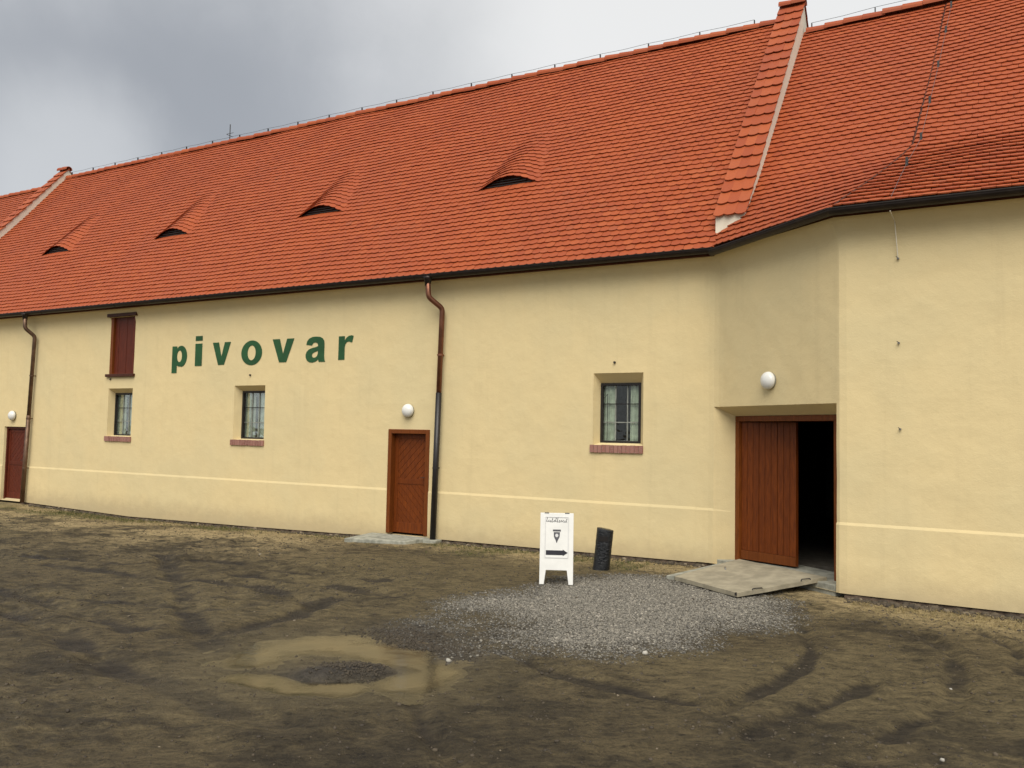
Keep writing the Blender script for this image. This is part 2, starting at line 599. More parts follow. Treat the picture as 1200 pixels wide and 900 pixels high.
# ------------------------------------------------------------------ brewery: the long main building
brewery = empty('brewery', (-17, 0, 0), 'long cream brewery building with orange tiled roof and green lettering', 'building')
WIN = [  # niche x0,x1,z0,z1 and window x0,x1,z0,z1 at its back
    (-19.63, -18.66, 1.775, 2.98, -19.58, -18.82, 1.80, 2.86),
    (-15.10, -14.13, 1.78, 3.0, -15.01, -14.27, 1.81, 2.875),
    (-6.20, -5.275, 1.87, 3.115, -6.125, -5.395, 1.915, 2.94)]
DEP = 0.20
ops = [(a, b, c, d, (e, f_, g, h), DEP) for (a, b, c, d, e, f_, g, h) in WIN]
ops.append((-10.63, -9.69, 0.0, 2.05, (-10.63, -9.69, 0.0, 2.05), 0.16))
ops.append((-24.15, -23.14, 0.0, 1.965, (-24.12, -23.17, 0.0, 1.955), 0.13))
ops.append((-19.62, -18.68, 3.345, 4.78, (-19.62, -18.68, 3.345, 4.78), 0.10))
wall_mesh('wall', f_main, -29.7, P0[0] - 0.30, 5.02, ops, brewery, 'cream_plaster')

b = MB()
b.box(-29.7, -4.0, 9.1, 9.3, -0.4, 5.0)
b.box(-29.7, -29.5, 0.3, 9.1, -0.4, 4.9)
b.box(-4.2, -4.06, 1.2, 9.1, -0.4, 4.9)
b.box(-29.5, -4.2, 0.03, 9.1, 4.9, 4.98)
b.box(-29.5, -4.2, 0.4, 9.1, -0.3, -0.02)
b.build('interior_shell', 'interior', brewery)

# dark uneven footing showing under the plaster
def footing(x0, x1, yw, parent):
    xs = list(np.arange(x0, x1, 0.07)) + [x1]
    mb = MB()
    for k, x in enumerate(xs):
        zt = float(zbase(x)) + 0.022
        y = yw + 0.012 - 0.035 * random.random()
        mb.v += [(x, y - 0.02, zt - 0.4), (x, y - 0.012 * random.random(), zt - 0.03 - 0.02 * random.random()), (x, y + 0.02, zt), (x, yw + 0.25, zt)]
    for k in range(len(xs) - 1):
        for r_ in range(3):
            a = k * 4 + r_
            mb.f.append((a, a + 4, a + 5, a + 1))
    mb.build('footing', 'foundation', parent)


random.seed(21)
for xa, xb in ((-29.6, -24.2), (-23.12, -10.7), (-9.6, -4.1)):
    footing(xa, xb, 0.0, brewery)

# ------------------------------------------------------------------ roof tiles
TW = 0.162


def tile_outline(wd=0.160, L=0.265, k=0.030):
    h = wd / 2
    pts = []
    for i in range(9):
        a = -1 + 2 * i / 8
        pts.append((a * h, k * abs(a) ** 2.2))
    return pts + [(h, L), (-h, L)]


TILE = tile_outline()
TH = 0.017


def lift(bq, L=0.265):
    return 0.041 * (1 - bq / L) + 0.006


def add_tile(mb, fn, u, s, poly, rowflag, jit=0.0, tw=0.0, L=0.265, tint=0.5):
    """fn(u,s,off,row)->point; poly local outline"""
    c, sn = math.cos(tw), math.sin(tw)
    top = [fn(u + x * c - y * sn, s + x * sn + y * c, lift(y, L) + jit, rowflag) for x, y in poly]
    bot = [fn(u + x * c - y * sn, s + x * sn + y * c, lift(y, L) + jit - TH, rowflag) for x, y in poly]
    n = len(poly)
    mb.add(top + bot, [tuple(range(n))] + [(i, n + i, n + (i + 1) % n, (i + 1) % n) for i in range(n)], tint)


EYES = [-24.50, -19.35, -14.05, -8.87]
EROW = 18
ES0 = EROW * EXPO


def eye_h(u, s, row):
    """rise of the roof over the eyebrow openings"""
    if row is not None and row < EROW:
        return 0.0
    tau = (s - ES0) / 2.15
    if tau < -0.08 or tau > 1:
        return 0.0
    tau = max(0.0, tau)
    h = 0.0
    for e in EYES:
        d = abs(u - e) / (0.74 * (1 - 0.60 * tau))
        if d < 1:
            h += 0.21 * (1 - tau) ** 1.1 * (1 - d * d) ** 1.35
    return h


def sag(u, s):
    return 0.012 * math.sin(u * 0.9 + 1.3 * s) + 0.010 * math.sin(u * 2.3 - s * 1.7)


def f_roof(u, s, off, row=None):
    h = eye_h(u, s, row)
    o = off + sag(u, s) * min(1.0, s)
    return (u, EY + s * CP - o * SP - h * 0.15, EZ + s * SP + o * CP + h)


# roof: deck with the tiles on it
sv = sorted(set(list(np.round(np.arange(0, SLOPE, 0.25), 3)) + [ES0 - 0.02, SLOPE]))
uv = list(np.round(np.arange(-29.5, -4.0, 0.12), 3))
lo = [x for x in sv if x < ES0 + 0.005] + [ES0 + 0.35]
hi = [ES0 + 0.12, ES0 + 0.2] + [x for x in sv if x > ES0 + 0.25]
dk = grid_mesh(lambda u, s: f_roof(u, s, -0.03, 0), uv, lo)
d2 = grid_mesh(lambda u, s: f_roof(u, s, -0.03, 99), uv, hi)
dk.add(d2.v, d2.f)
dk.add([(-29.7, RY, RZ - 0.03), (-4.0, RY, RZ - 0.03), (-4.0, 2 * RY - EY, EZ - 0.03), (-29.7, 2 * RY - EY, EZ - 0.03)], [(0, 1, 2, 3)])
dk.box(-29.5, -4.0, EY + 0.02, EY + 0.06, EZ - 0.10, EZ - 0.012)
roof = dk.build('roof', 'roof_deck', brewery)

random.seed(5)
cands = []
for r in range(0, 51):
    s = r * EXPO
    stag = TW / 2 if r % 2 else 0.0
    nn = int((29.55 - 4.07) / TW)
    for k in range(nn):
        u = -4.02 + TW * 0.5 - stag - k * TW
        if u < -29.5:
            continue
        p = f_roof(u, s, 0, r)
        raised = max(eye_h(u - 0.09, s + 0.05, r), eye_h(u + 0.09, s + 0.05, r), eye_h(u, s + 0.3, r)) > 0.001
        dist = (Vector(p) - CAM).length
        cut = u + TW / 2 > -4.0
        cands.append((dist if not (raised or cut) else 1e9, r, u, s))
cands.sort()
tile_me = MB()
add_tile(tile_me, lambda u, s, o, r: (u, s, o), 0, 0, TILE, 0)
tile_me.t = []
tile_mesh = tile_me.mesh('roof_tile', 'clay_tile')
mass = MB()
for n, (dist, r, u, s) in enumerate(cands):
    jit, tw = random.uniform(-0.003, 0.004), random.gauss(0, 0.011)
    du = random.uniform(-0.003, 0.003)
    if n < 300:
        p0 = Vector(f_roof(u + du, s, 0, r))
        ex = Vector(f_roof(u + 0.08, s, 0, r)) - Vector(f_roof(u - 0.08, s, 0, r))
        ex.normalize()
        ey = (Vector(f_roof(u, s + 0.2, 0, r)) - p0).normalized()
        ez = ex.cross(ey).normalized()
        ey = ez.cross(ex)
        m = Matrix(((ex.x, ey.x, ez.x, p0.x), (ex.y, ey.y, ez.y, p0.y), (ex.z, ey.z, ez.z, p0.z), (0, 0, 0, 1))) @ Matrix.Translation((0, 0, jit)) @ Matrix.Rotation(tw, 4, 'Z')
        share('roof_tile', tile_mesh, m, roof)
    else:
        add_tile(mass, f_roof, u + du, s, clip(TILE, -1, 0, -3.985 - u) if u > -4.12 else TILE, r, jit, tw, tint=min(1, max(0, random.gauss(0.5, 0.17))))
o = mass.build('roof_tiles', 'clay_tile_mass', roof)
o['kind'] = 'stuff'

# eyebrow openings: dark louvred face under each raised row
for e in EYES:
    us = np.linspace(e - 0.71, e + 0.71, 25)
    mb = MB()
    for u in us:
        p = f_roof(u, ES0 + 0.05, -0.02, 0)
        h = eye_h(u, ES0 + 0.001, 99)
        mb.v += [(u, p[1] + 0.02, p[2]), (u, p[1] + 0.02, p[2] + h + 0.03)]
    mb.f = [(2 * i, 2 * i + 2, 2 * i + 3, 2 * i + 1) for i in range(24)]
    d = mb.build('eyebrow_dormer', 'dark_wood', brewery)
    for z in (0.05, 0.10, 0.15):
        ok = [u for u in us if eye_h(u, ES0, 99) > z + 0.01]
        if len(ok) < 3:
            continue
        p = f_roof(ok[0], ES0 + 0.05, 0, 0)
        MB().box(ok[0], ok[-1], p[1] - 0.015, p[1] + 0.015, p[2] + z - 0.012, p[2] + z).build('louvre', 'black_iron', d)

# ridge tiles, lightning wire on posts
def ridge_cap(L=0.42, r0=0.125, r1=0.105):
    mb = MB()
    for x, r in ((0, r0), (L, r1)):
        for k in range(9):
            a = math.radians(-12 + 204 * k / 8)
            mb.v.append((x, r * math.cos(a), r * math.sin(a)))
    for x, r in ((0, r0 - 0.018), (L, r1 - 0.018)):
        for k in range(9):
            a = math.radians(-12 + 204 * k / 8)
            mb.v.append((x, r * math.cos(a), r * math.sin(a)))
    mb.f = [(k, k + 1, 10 + k, 9 + k) for k in range(8)] + [(18 + k, 27 + k, 28 + k, 19 + k) for k in range(8)] + [(k, 18 + k, 19 + k, k + 1) for k in range(8)] + [(9 + k, 10 + k, 28 + k, 27 + k) for k in range(8)]
    return mb.mesh('ridge_tile', 'clay_tile')


ridge_me = ridge_cap()


def lay_ridge(a, bb, parent, step=0.36):
    a, bb = Vector(a), Vector(bb)
    d = (bb - a)
    n = int(d.length / step)
    ex = d.normalized()
    ey = Vector((0, 0, 1)).cross(ex).normalized()
    ez = ex.cross(ey)
    for k in range(n):
        p = a + ex * (k * d.length / n) + Vector((0, 0, random.uniform(-0.008, 0.012)))
        m = Matrix(((ex.x, ey.x, ez.x, p.x), (ex.y, ey.y, ez.y, p.y), (ex.z, ey.z, ez.z, p.z), (0, 0, 0, 1)))
        share('ridge_tile', ridge_me, m @ Matrix.Rotation(math.radians(1.5), 4, 'Y'), parent)


def lightning(pts, parent, gap=1.15, up=(0, -0.02, 0.10), r=0.0045, zoff=0.11):
    pts = [Vector(p) for p in pts]
    upv = Vector(up)
    path = []
    wire_posts = []
    for a, bb in zip(pts, pts[1:]):
        n = max(1, int((bb - a).length / gap))
        for k in range(n + 1):
            p = a.lerp(bb, k / n)
            wire_posts.append(p)
            path.append(p + upv)
            if k < n:
                path.append(a.lerp(bb, (k + 0.5) / n) + upv * 0.86)
    wr = MB().tube(path, r, 5).build('lightning_wire', 'black_iron', parent)
    for p in wire_posts:
        MB().box(p.x - 0.010, p.x + 0.010, p.y - 0.02, p.y + 0.02, p.z, p.z + upv.z).build('bracket', 'black_iron', wr)
    return wr


lay_ridge((-29.2, RY, RZ + 0.0), (-4.1, RY, RZ + 0.02), roof)
lightning([(-29.0, RY, RZ + 0.11), (-4.6, RY, RZ + 0.11)], brewery, 1.2)
an = MB().tube([(-20.9, RY, RZ + 0.08), (-20.9, RY, RZ + 0.62)], 0.014, 6)
an.tube([(-21.05, RY, RZ + 0.33), (-20.75, RY, RZ + 0.33)], 0.008, 5)
an.tube([(-20.9, RY - 0.12, RZ + 0.26), (-20.9, RY + 0.12, RZ + 0.26)], 0.008, 5)
an.build('antenna', 'black_iron', brewery)


# ------------------------------------------------------------------ gutters and downpipes
def gutter(name, path, ends, parent, r=0.072):
    """half-round trough swept along a plan polyline of (x,y,z)"""
    prof = [(r * math.cos(math.radians(a)), r * math.sin(math.radians(a))) for a in range(180, 361, 20)]
    prof += [(r + 0.012, 0.0), (r + 0.012, 0.014), (r - 0.004, 0.014)]
    inner = [((r - 0.008) * math.cos(math.radians(a)), (r - 0.008) * math.sin(math.radians(a))) for a in range(345, 179, -20)]
    prof = prof + inner
    mb = MB()
    n = len(prof)
    pts = [np.array(p, float) for p in path]
    for i, p in enumerate(pts):
        d0 = pts[i] - pts[i - 1] if i > 0 else pts[1] - pts[0]
        d1 = pts[i + 1] - pts[i] if i < len(pts) - 1 else d0
        t0, t1 = d0[:2] / np.linalg.norm(d0[:2]), d1[:2] / np.linalg.norm(d1[:2])
        n0, n1 = np.array([t0[1], -t0[0]]), np.array([t1[1], -t1[0]])
        m = n0 + n1
        m = m / (m @ n0)
        for (a, z) in prof:
            mb.v.append((p[0] + m[0] * a, p[1] + m[1] * a, p[2] + z))
    for i in range(len(pts) - 1):
        for k in range(n):
            mb.f.append((i * n + k, (i + 1) * n + k, (i + 1) * n + (k + 1) % n, i * n + (k + 1) % n))
    mb.f.append(tuple(range(10)))
    last = (len(pts) - 1) * n
    mb.f.append(tuple(last + k for k in reversed(range(10))))
    return mb.build(name, 'bronze', parent)


GZ = 5.045
g = gutter('gutter', [(-29.6, -0.33, GZ), (-3.98, -0.33, GZ)], True, brewery)
collar = MB()
for x in np.arange(-28.2, -4.2, 3.05):
    collar = MB()
    ang = [math.radians(a) for a in range(180, 361, 20)]
    for xx in (x, x + 0.035):
        for a in ang:
            collar.v.append((xx, -0.33 - (-0.079) * math.cos(a) * 1.0, GZ + 0.079 * math.sin(a)))
    collar.f = [(k, k + 1, 11 + k, 10 + k) for k in range(9)] + [tuple(range(10)), tuple(range(10, 20))]
    collar.build('gutter_collar', 'bronze', g)


def bend(pts, r=0.07, n=5):
    pts = [Vector(p) for p in pts]
    out = [pts[0]]
    for i in range(1, len(pts) - 1):
        a, p, c = pts[i - 1], pts[i], pts[i + 1]
        u, v = (a - p).normalized(), (c - p).normalized()
        for k in range(n + 1):
            tt = k / n
            A, B_ = p + u * r * (1 - tt), p + v * r * tt
            out.append(A.lerp(B_, tt))
    return out + [pts[-1]]


def downpipe(xo, xt, xb, zsplit, bands, zb, top, low, r=0.052):
    pts = bend([(xo, -0.34, GZ - 0.06), (xo + 0.03, -0.34, 4.62), (xt, -0.115, 4.42), (xt + (xb - xt) * (4.42 - zsplit) / (4.42 - zb), -0.115, zsplit)])
    pipe = MB().tube(pts, r, 14).build('downpipe', top, brewery, True)
    xs = xt + (xb - xt) * (4.42 - zsplit) / (4.42 - zb)
    MB().tube([(xs, -0.115, zsplit + 0.03), (xb, -0.115, zb)], r + 0.006, 14).build('lower_pipe', low, pipe, True)
    MB().lathe([(0.055, -0.16), (0.075, -0.02), (0.10, 0.02)], (xo, -0.335, GZ - 0.05), 'Z', 14).build('outlet', 'bronze', pipe, True)
    for z in bands:
        x = xt + (xb - xt) * (4.42 - z) / (4.42 - zb)
        k = MB().tube([(x, -0.115, z - 0.018), (x, -0.115, z + 0.018)], r + 0.012, 14)
        k.box(x - 0.012, x + 0.012, -0.07, 0.01, z - 0.012, z + 0.012)
        k.build('pipe_bracket', top if z > zsplit else low, pipe)
    return pipe


downpipe(-9.56, -9.36, -9.455, 2.76, (3.52, 1.35), -0.02, 'copper', 'black_paint')
downpipe(-22.86, -22.74, -22.93, 2.25, (3.35, 2.2, 0.86), -0.07, 'old_copper', 'old_copper', 0.05)


# ------------------------------------------------------------------ windows
def brick_sill(x0, x1, z0, z1, parent, y_out=-0.035):
    sl = MB().box(x0 + 0.005, x1 - 0.005, y_out + 0.012, 0.16, z0 + 0.006, z1 - 0.012).build('window_sill', 'mortar', parent)
    n = max(6, int(round((x1 - x0) / 0.078)))
    wd = (x1 - x0) / n
    me = MB().box(-wd / 2 + 0.004, wd / 2 - 0.004, 0, 0.185, 0, z1 - z0).mesh('brick', 'brick')
    for k in range(n):
        share('brick', me, Matrix.Translation((x0 + (k + 0.5) * wd, y_out + random.uniform(-0.004, 0.004), z0 + random.uniform(-0.003, 0.003))), sl)


def window(x0, x1, z0, z1, nv, nh, parent):
    y = DEP
    fr = MB()
    t = 0.032
    fr.box(x0 - 0.01, x1 + 0.01, y - 0.03, y + 0.03, z0 - 0.02, z0 + t)
    fr.box(x0 - 0.01, x1 + 0.01, y - 0.03, y + 0.03, z1 - t, z1 + 0.01)
    fr.box(x0 - 0.01, x0 + t, y - 0.032, y + 0.032, z0 + t, z1 - t)
    fr.box(x1 - t, x1 + 0.01, y - 0.032, y + 0.032, z0 + t, z1 - t)
    w_ = fr.build('window', 'window_paint', parent)
    cx = [x0 + t + (x1 - x0 - 2 * t) * k / (nv + 1) for k in range(nv + 2)]
    cz = [z0 + t + (z1 - z0 - 2 * t) * k / (nh + 1) for k in range(nh + 2)]
    for x in cx[1:-1]:
        MB().box(x - 0.009, x + 0.009, y + 0.02, y + 0.045, z0 + t, z1 - t).build('glazing_bar', 'muntin_paint', w_)
    for z in cz[1:-1]:
        MB().box(x0 + t, x1 - t, y + 0.018, y + 0.043, z - 0.008, z + 0.008).build('glazing_bar', 'window_paint' if z > (z0 + z1) / 2 else 'muntin_paint', w_)
    for i in range(nv + 1):
        for j in range(nh + 1):
            MB().box(cx[i] + 0.003, cx[i + 1] - 0.003, y + 0.030, y + 0.034, cz[j] + 0.003, cz[j + 1] - 0.003).build('pane', 'pane_glass', w_)
    # wrought iron grille outside
    gb = MB()
    gb.tube([(x0 + 0.13, y - 0.05, z0), (x0 + 0.13, y - 0.05, z1 - 0.18), (x0 + 0.03, y - 0.05, z1 - 0.3)], 0.006, 5)
    gb.build('stay_bar', 'black_iron', w_)
    # curtains: two hanging folds, the right one drawn narrow
    for a, c_ in ((x0 - 0.22, x0 + (x1 - x0) * (0.34 if x0 > -10 else 0.45)), (x1 - (x1 - x0) * (0.30 if x0 > -10 else 0.46), x1 - 0.01)):
        mb = MB()
        N = 26
        for k in range(N):
            u = k / (N - 1)
            x = a + (c_ - a) * u
            yy = y + 0.066 + 0.010 * math.sin(u * 30) + 0.006 * math.sin(u * 13 + 1)
            mb.v += [(x, yy, z0 + 0.02), (x + 0.02 * math.sin(u * 5), yy + 0.01, z1)]
        mb.f = [(2 * i, 2 * i + 2, 2 * i + 3, 2 * i + 1) for i in range(N - 1)]
        mb.build('curtain', 'curtain', w_, True)
    iv = MB().box(x0 + 0.05, x1 - 0.05, y + 0.09, y + 0.22, z0 - 0.02, z0 + 0.035).build('inner_ledge', 'white_paint', w_)
    return w_


for i, (a, b_, c_, d_, e, f_, g_, h) in enumerate(WIN):
    window(e, f_, g_, h, 2, 2, brewery)
brick_sill(-19.68, -18.65, 1.655, 1.777, brewery)
brick_sill(-15.15, -14.11, 1.66, 1.782, brewery)
brick_sill(-6.245, -5.265, 1.742, 1.872, brewery)
for x, z in ((-19.55, 3.215), (-14.60, 3.235), (-5.80, 3.30)):
    MB().tube([(x, 0.05, z), (x, -0.035, z - 0.004)], 0.019, 10).build('vent_pipe', 'black_iron', brewery)


# ------------------------------------------------------------------ doors
def slab_poly(poly, y0, y1):
    return MB().prism(poly, lambda p: (p[0], y0, p[1]), lambda p: (p[0], y1, p[1]))


def panel_door(x0, x1, z0, z1, wood, parent, frame_w, y_leaf, proud, label=None, cross=True):
    """door with its frame; the panels of its leaf are set with slanting boards"""
    xa, xb, zt = x0 + frame_w, x1 - frame_w, z1 - frame_w
    lf = MB().box(xa + 0.003, xb - 0.003, y_leaf + 0.03, y_leaf + 0.06, z0 + 0.012, zt - 0.004).build('door', wood, parent)
    if label:
        lf['label'] = label
    fr = MB()
    fr.box(x0, xa, proud, y_leaf + 0.075, z0, z1)
    fr.box(xb, x1, proud, y_leaf + 0.075, z0, z1)
    fr.box(xa, xb, proud, y_leaf + 0.075, zt, z1)
    fr.build('frame', 'frame_wood' if wood != 'shed_wood' else wood, lf, bevel=0.006)
    st = 0.085
    zm = z0 + 0.52 * (zt - z0)
    for (u0, u1, w0, w1) in ((xa + 0.003, xa + st, z0 + 0.012, zt - 0.004), (xb - st, xb - 0.003, z0 + 0.012, zt - 0.004)):
        MB().box(u0, u1, y_leaf, y_leaf + 0.03, w0, w1).build('stile', wood, lf, bevel=0.004)
    for (w0, w1) in ((z0 + 0.012, z0 + 0.21), (zm - 0.05, zm + 0.05), (zt - 0.09, zt - 0.004)):
        MB().box(xa + st, xb - st, y_leaf + 0.0015, y_leaf + 0.03, w0, w1).build('rail', wood, lf, bevel=0.004)
    for (w0, w1, sg) in ((z0 + 0.21, zm - 0.05, -1), (zm + 0.05, zt - 0.09, 1)):
        rect = [(xa + st, w0), (xb - st, w0), (xb - st, w1), (xa + st, w1)]
        wd = 0.105
        lo_, hi_ = -3.0, 3.0
        k = lo_
        cx, cz = (xa + xb) / 2, (w0 + w1) / 2
        while k < hi_:
            # stripe across the direction (1, sg)/sqrt2
            nx, nz = -sg * 0.7071, 0.7071
            pl = clip(rect, nx, nz, -(nx * cx + nz * cz) - k - 0.003)
            if len(pl) > 2:
                pl = clip(pl, -nx, -nz, (nx * cx + nz * cz) + k + wd - 0.003)
            if len(pl) > 2:
                slab_poly(pl, y_leaf + 0.012, y_leaf + 0.03).build('plank', wood, lf)
            k += wd
    hb = MB().box(xb - st + 0.02, xb - st + 0.055, y_leaf - 0.006, y_leaf, zm - 0.02, zm + 0.16)
    hb.tube([(xb - 0.048, y_leaf - 0.004, zm + 0.09), (xb - 0.048, y_leaf - 0.05, zm + 0.09), (xb - 0.15, y_leaf - 0.05, zm + 0.09)], 0.008, 6)
    hb.build('handle', 'black_iron', lf)
    return lf


panel_door(-10.66, -9.66, 0.03, 2.08, 'door_wood', brewery, 0.085, 0.10, -0.025, 'reddish brown panelled door with slanting boards beside the downpipe')
panel_door(-24.12, -23.17, -0.06, 1.955, 'shed_wood', brewery, 0.05, 0.10, 0.05, 'dark red door at the far left end')

# loft hatch under the eaves
x0, x1, z0, z1 = -19.62, -18.68, 3.345, 4.78
ht = MB().box(x0, x1, 0.075, 0.10, z0, z1).build('loft_hatch', 'shed_wood', brewery)
MB().box(x0 - 0.09, x1 + 0.06, -0.065, 0.02, z0 - 0.075, z0 - 0.005).build('sill_board', 'dark_wood', ht, bevel=0.006)
MB().box(x0 - 0.08, x1 + 0.12, -0.09, 0.02, z1 + 0.005, z1 + 0.085).build('lintel_board', 'dark_wood', ht, bevel=0.006)
MB().box(x0, x0 + 0.10, -0.01, 0.075, z0, z1).build('jamb', 'frame_wood', ht)
MB().box(x1 - 0.06, x1, -0.01, 0.075, z0, z1).build('jamb', 'shed_wood', ht)
n = 5
for k in range(n):
    a = x0 + 0.104 + (x1 - x0 - 0.168) * k / n
    b_ = x0 + 0.104 + (x1 - x0 - 0.168) * (k + 1) / n
    MB().box(a + 0.003, b_ - 0.003, 0.045 + 0.004 * (k % 2), 0.075, z0 + 0.004, z1 - 0.004).build('plank', 'shed_wood', ht)

# ------------------------------------------------------------------ painted lettering
LET = [('p', -17.262, -16.733, 3.325, 3.975), ('i', -16.452, -16.215, 3.478, 4.182), ('v', -15.860, -15.265, 3.485, 4.005),
       ('o', -14.915, -14.270, 3.463, 4.003), ('v', -13.955, -13.310, 3.497, 4.010), ('a', -12.965, -12.395, 3.478, 4.017), ('r', -12.045, -11.645, 3.505, 4.012)]
lt = empty('lettering', (-14.4, 0, 3.5))
attach(lt, brewery)
ORIGIN[lt.name] = Vector((-14.4, 0, 3.5))


def arc(cx, cz, rx, rz, a0, a1, n=14):
    return [(cx + rx * math.cos(math.radians(a0 + (a1 - a0) * k / n)), cz + rz * math.sin(math.radians(a0 + (a1 - a0) * k / n))) for k in range(n + 1)]


def glyph(ch):
    """outlines in a unit cell (x 0..1, y 0..1), holes as further lists"""
    if ch == 'v':
        return [[(0, 1), (0.34, 1), (0.505, 0.36), (0.67, 1), (1, 1), (0.665, 0), (0.335, 0)]]
    if ch == 'i':
        return [[(0, 0), (1, 0), (1, 0.745), (0, 0.745)], [(0, 0.84), (1, 0.84), (1, 1.0), (0, 1.0)]]
    if ch == 'o':
        return [arc(0.5, 0.5, 0.5, 0.515, 0, 351, 39), list(reversed(arc(0.5, 0.5, 0.195, 0.31, 0, 348, 29)))]
    if ch == 'p':
        out = [(0, 0), (0.34, 0), (0.34, 0.285), ] + [(0.42, 0.245)] + arc(0.60, 0.61, 0.40, 0.39, -90, 90, 18)[1:] + [(0.45, 0.98), (0.33, 0.90), (0.32, 0.985), (0, 0.985)]
        return [out, list(reversed(arc(0.50, 0.615, 0.165, 0.215, 0, 345, 23)))]
    if ch == 'r':
        return [[(0, 0), (0.42, 0), (0.42, 0.50), (0.46, 0.64), (0.56, 0.725), (0.70, 0.745), (0.84, 0.71), (0.91, 0.70), (1.0, 0.97), (0.86, 1.0), (0.68, 0.98), (0.52, 0.90), (0.41, 0.79), (0.41, 0.975), (0, 0.975)]]
    if ch == 'a':
        o_ = [(0.98, 0.0), (0.67, 0.0), (0.645, 0.055), (0.635, 0.10), (0.52, 0.02), (0.36, -0.02), (0.20, -0.005), (0.08, 0.07), (0.01, 0.18), (0.0, 0.30), (0.05, 0.42), (0.16, 0.51), (0.32, 0.56), (0.50, 0.59), (0.61, 0.625), (0.61, 0.68), (0.57, 0.745), (0.48, 0.775), (0.38, 0.765), (0.335, 0.715), (0.32, 0.66), (0.02, 0.70), (0.06, 0.84), (0.16, 0.94), (0.32, 1.0), (0.50, 1.01), (0.70, 0.99), (0.84, 0.92), (0.91, 0.82), (0.925, 0.70), (0.925, 0.22), (0.94, 0.09)]
        h_ = [(0.61, 0.44), (0.61, 0.33), (0.57, 0.23), (0.49, 0.18), (0.40, 0.17), (0.335, 0.21), (0.32, 0.28), (0.35, 0.345), (0.44, 0.39)]
        return [o_, h_]


def glyph_mesh(ch, x0, x1, z0, z1, y):
    cu = bpy.data.curves.new('letter', 'CURVE')
    cu.dimensions = '2D'
    cu.fill_mode = 'BOTH'
    cu.extrude = 0.002
    for pl in glyph(ch):
        sp = cu.splines.new('POLY')
        sp.points.add(len(pl) - 1)
        for i, (a, c_) in enumerate(pl):
            sp.points[i].co = (x0 + a * (x1 - x0), z0 + c_ * (z1 - z0), 0, 1)
        sp.use_cyclic_u = True
    tmp = bpy.data.objects.new('letter', cu)
    me = bpy.data.meshes.new_from_object(tmp)
    bpy.data.objects.remove(tmp)
    for vtx in me.vertices:
        x, z, d = vtx.co
        vtx.co = (x, y - 0.004 - relief(x, z) - d, z)
    me.materials.clear()
    me.materials.append(MATS['green_paint'])
    return me


for ch, a, b_, c_, d_ in LET:
    share('letter', glyph_mesh(ch, a, b_, c_, d_, -0.003), Matrix(), lt)

# ------------------------------------------------------------------ firewalls (gable parapets)
HO = 0.40


def firewall(x0, x1, parent, rows=22, cols=3):
    yf = -0.07
    zf = EZ + HO - 0.06 + (yf - EY) * math.tan(PITCH)
    zp = EZ + HO - 0.06 + (RY - EY) * math.tan(PITCH)
    yb = 2 * RY - yf
    prof = [(yf, 4.85), (yf, zf), (RY, zp), (yb, zf), (yb, 4.85)]
    fw = MB().prism(prof, lambda p: (x0 + 0.03, p[0], p[1]), lambda p: (x1 - 0.03, p[0], p[1])).build('firewall', 'pale_plaster', parent)
    L = (RY - yf) / CP
    ex = L / rows
    wd = (x1 - x0) / cols
    mb = MB()
    pl = tile_outline(wd + 0.003, ex + 0.10, 0.045)
    add_tile(mb, lambda u, s, o_, r: (u, s, o_), 0, 0, pl, 0, L=ex + 0.10)
    mb.t = []
    me = mb.mesh('coping_tile', 'clay_tile')
    for side in (1, -1):
        for r in range(rows):
            for k in range(cols):
                u = x0 + (k + 0.5) * wd
                s = r * ex - 0.06
                y, z = yf + s * CP, zf + s * SP
                if side > 0:
                    exv, eyv, p = Vector((1, 0, 0)), Vector((0, CP, SP)), Vector((u, y, z))
                else:
                    if r < rows - 8:
                        continue
                    exv, eyv, p = Vector((-1, 0, 0)), Vector((0, -CP, SP)), Vector((u, 2 * RY - y, z))
                ez = exv.cross(eyv)
                m = Matrix(((exv.x, eyv.x, ez.x, p.x), (exv.y, eyv.y, ez.y, p.y), (exv.z, eyv.z, ez.z, p.z), (0, 0, 0, 1)))
                share('coping_tile', me, m @ Matrix.Translation((0, 0, random.uniform(-.003, .004))) @ Matrix.Rotation(random.gauss(0, 0.004), 4, 'Z'), fw)
    m = Matrix.Translation((x0 + 0.02, RY, zp + 0.0))
    for k in range(2):
        L2 = (x1 - x0 - 0.0) / 2
        share('ridge_tile', ridge_me, Matrix.Translation((x0 + k * L2, RY, zp + 0.01)) @ Matrix.Diagonal((L2 / 0.40, 1.15, 1.0, 1)), fw)
    return fw


firewall(-4.06, -3.53, brewery)
firewall(-29.72, -29.2, brewery)

# ------------------------------------------------------------------ brewery wing (right): splayed wall with the double door
wing = empty('brewery_wing', (1.0, 2.0, 0), 'cream brewery wing stepping forward beside the open double door, with hipped orange roof', 'building')
DDEP = 0.30
dop = (0.0, 2.55, 0.0, 2.53, (0.16, 2.31, 0.0, 2.385), DDEP)
S1 = LCH + (XE - P1[0])
wall_mesh('wall', f_wing, -0.30, S1, 5.02, [dop], wing, 'cream_plaster', 0.1)
b = MB()
b.box(XE, XE + 0.3, -1.5, 9.3, -0.4, 5.0)
b.box(-3.9, XE, 9.1, 9.3, -0.4, 5.0)
b.box(-3.95, -3.9, 1.2, 9.1, -0.4, 4.9)
b.box(-3.9, XE, 0.35, 9.1, -0.3, 0.085)
b.box(-1.6, XE, -1.3, 0.348, -0.3, 0.08)
b.box(-3.5, XE, 0.2, 9.1, 4.9, 4.98)
b.box(-1.8, XE, -1.3, 0.198, 4.9, 4.975)
b.build('interior_shell', 'interior', wing)


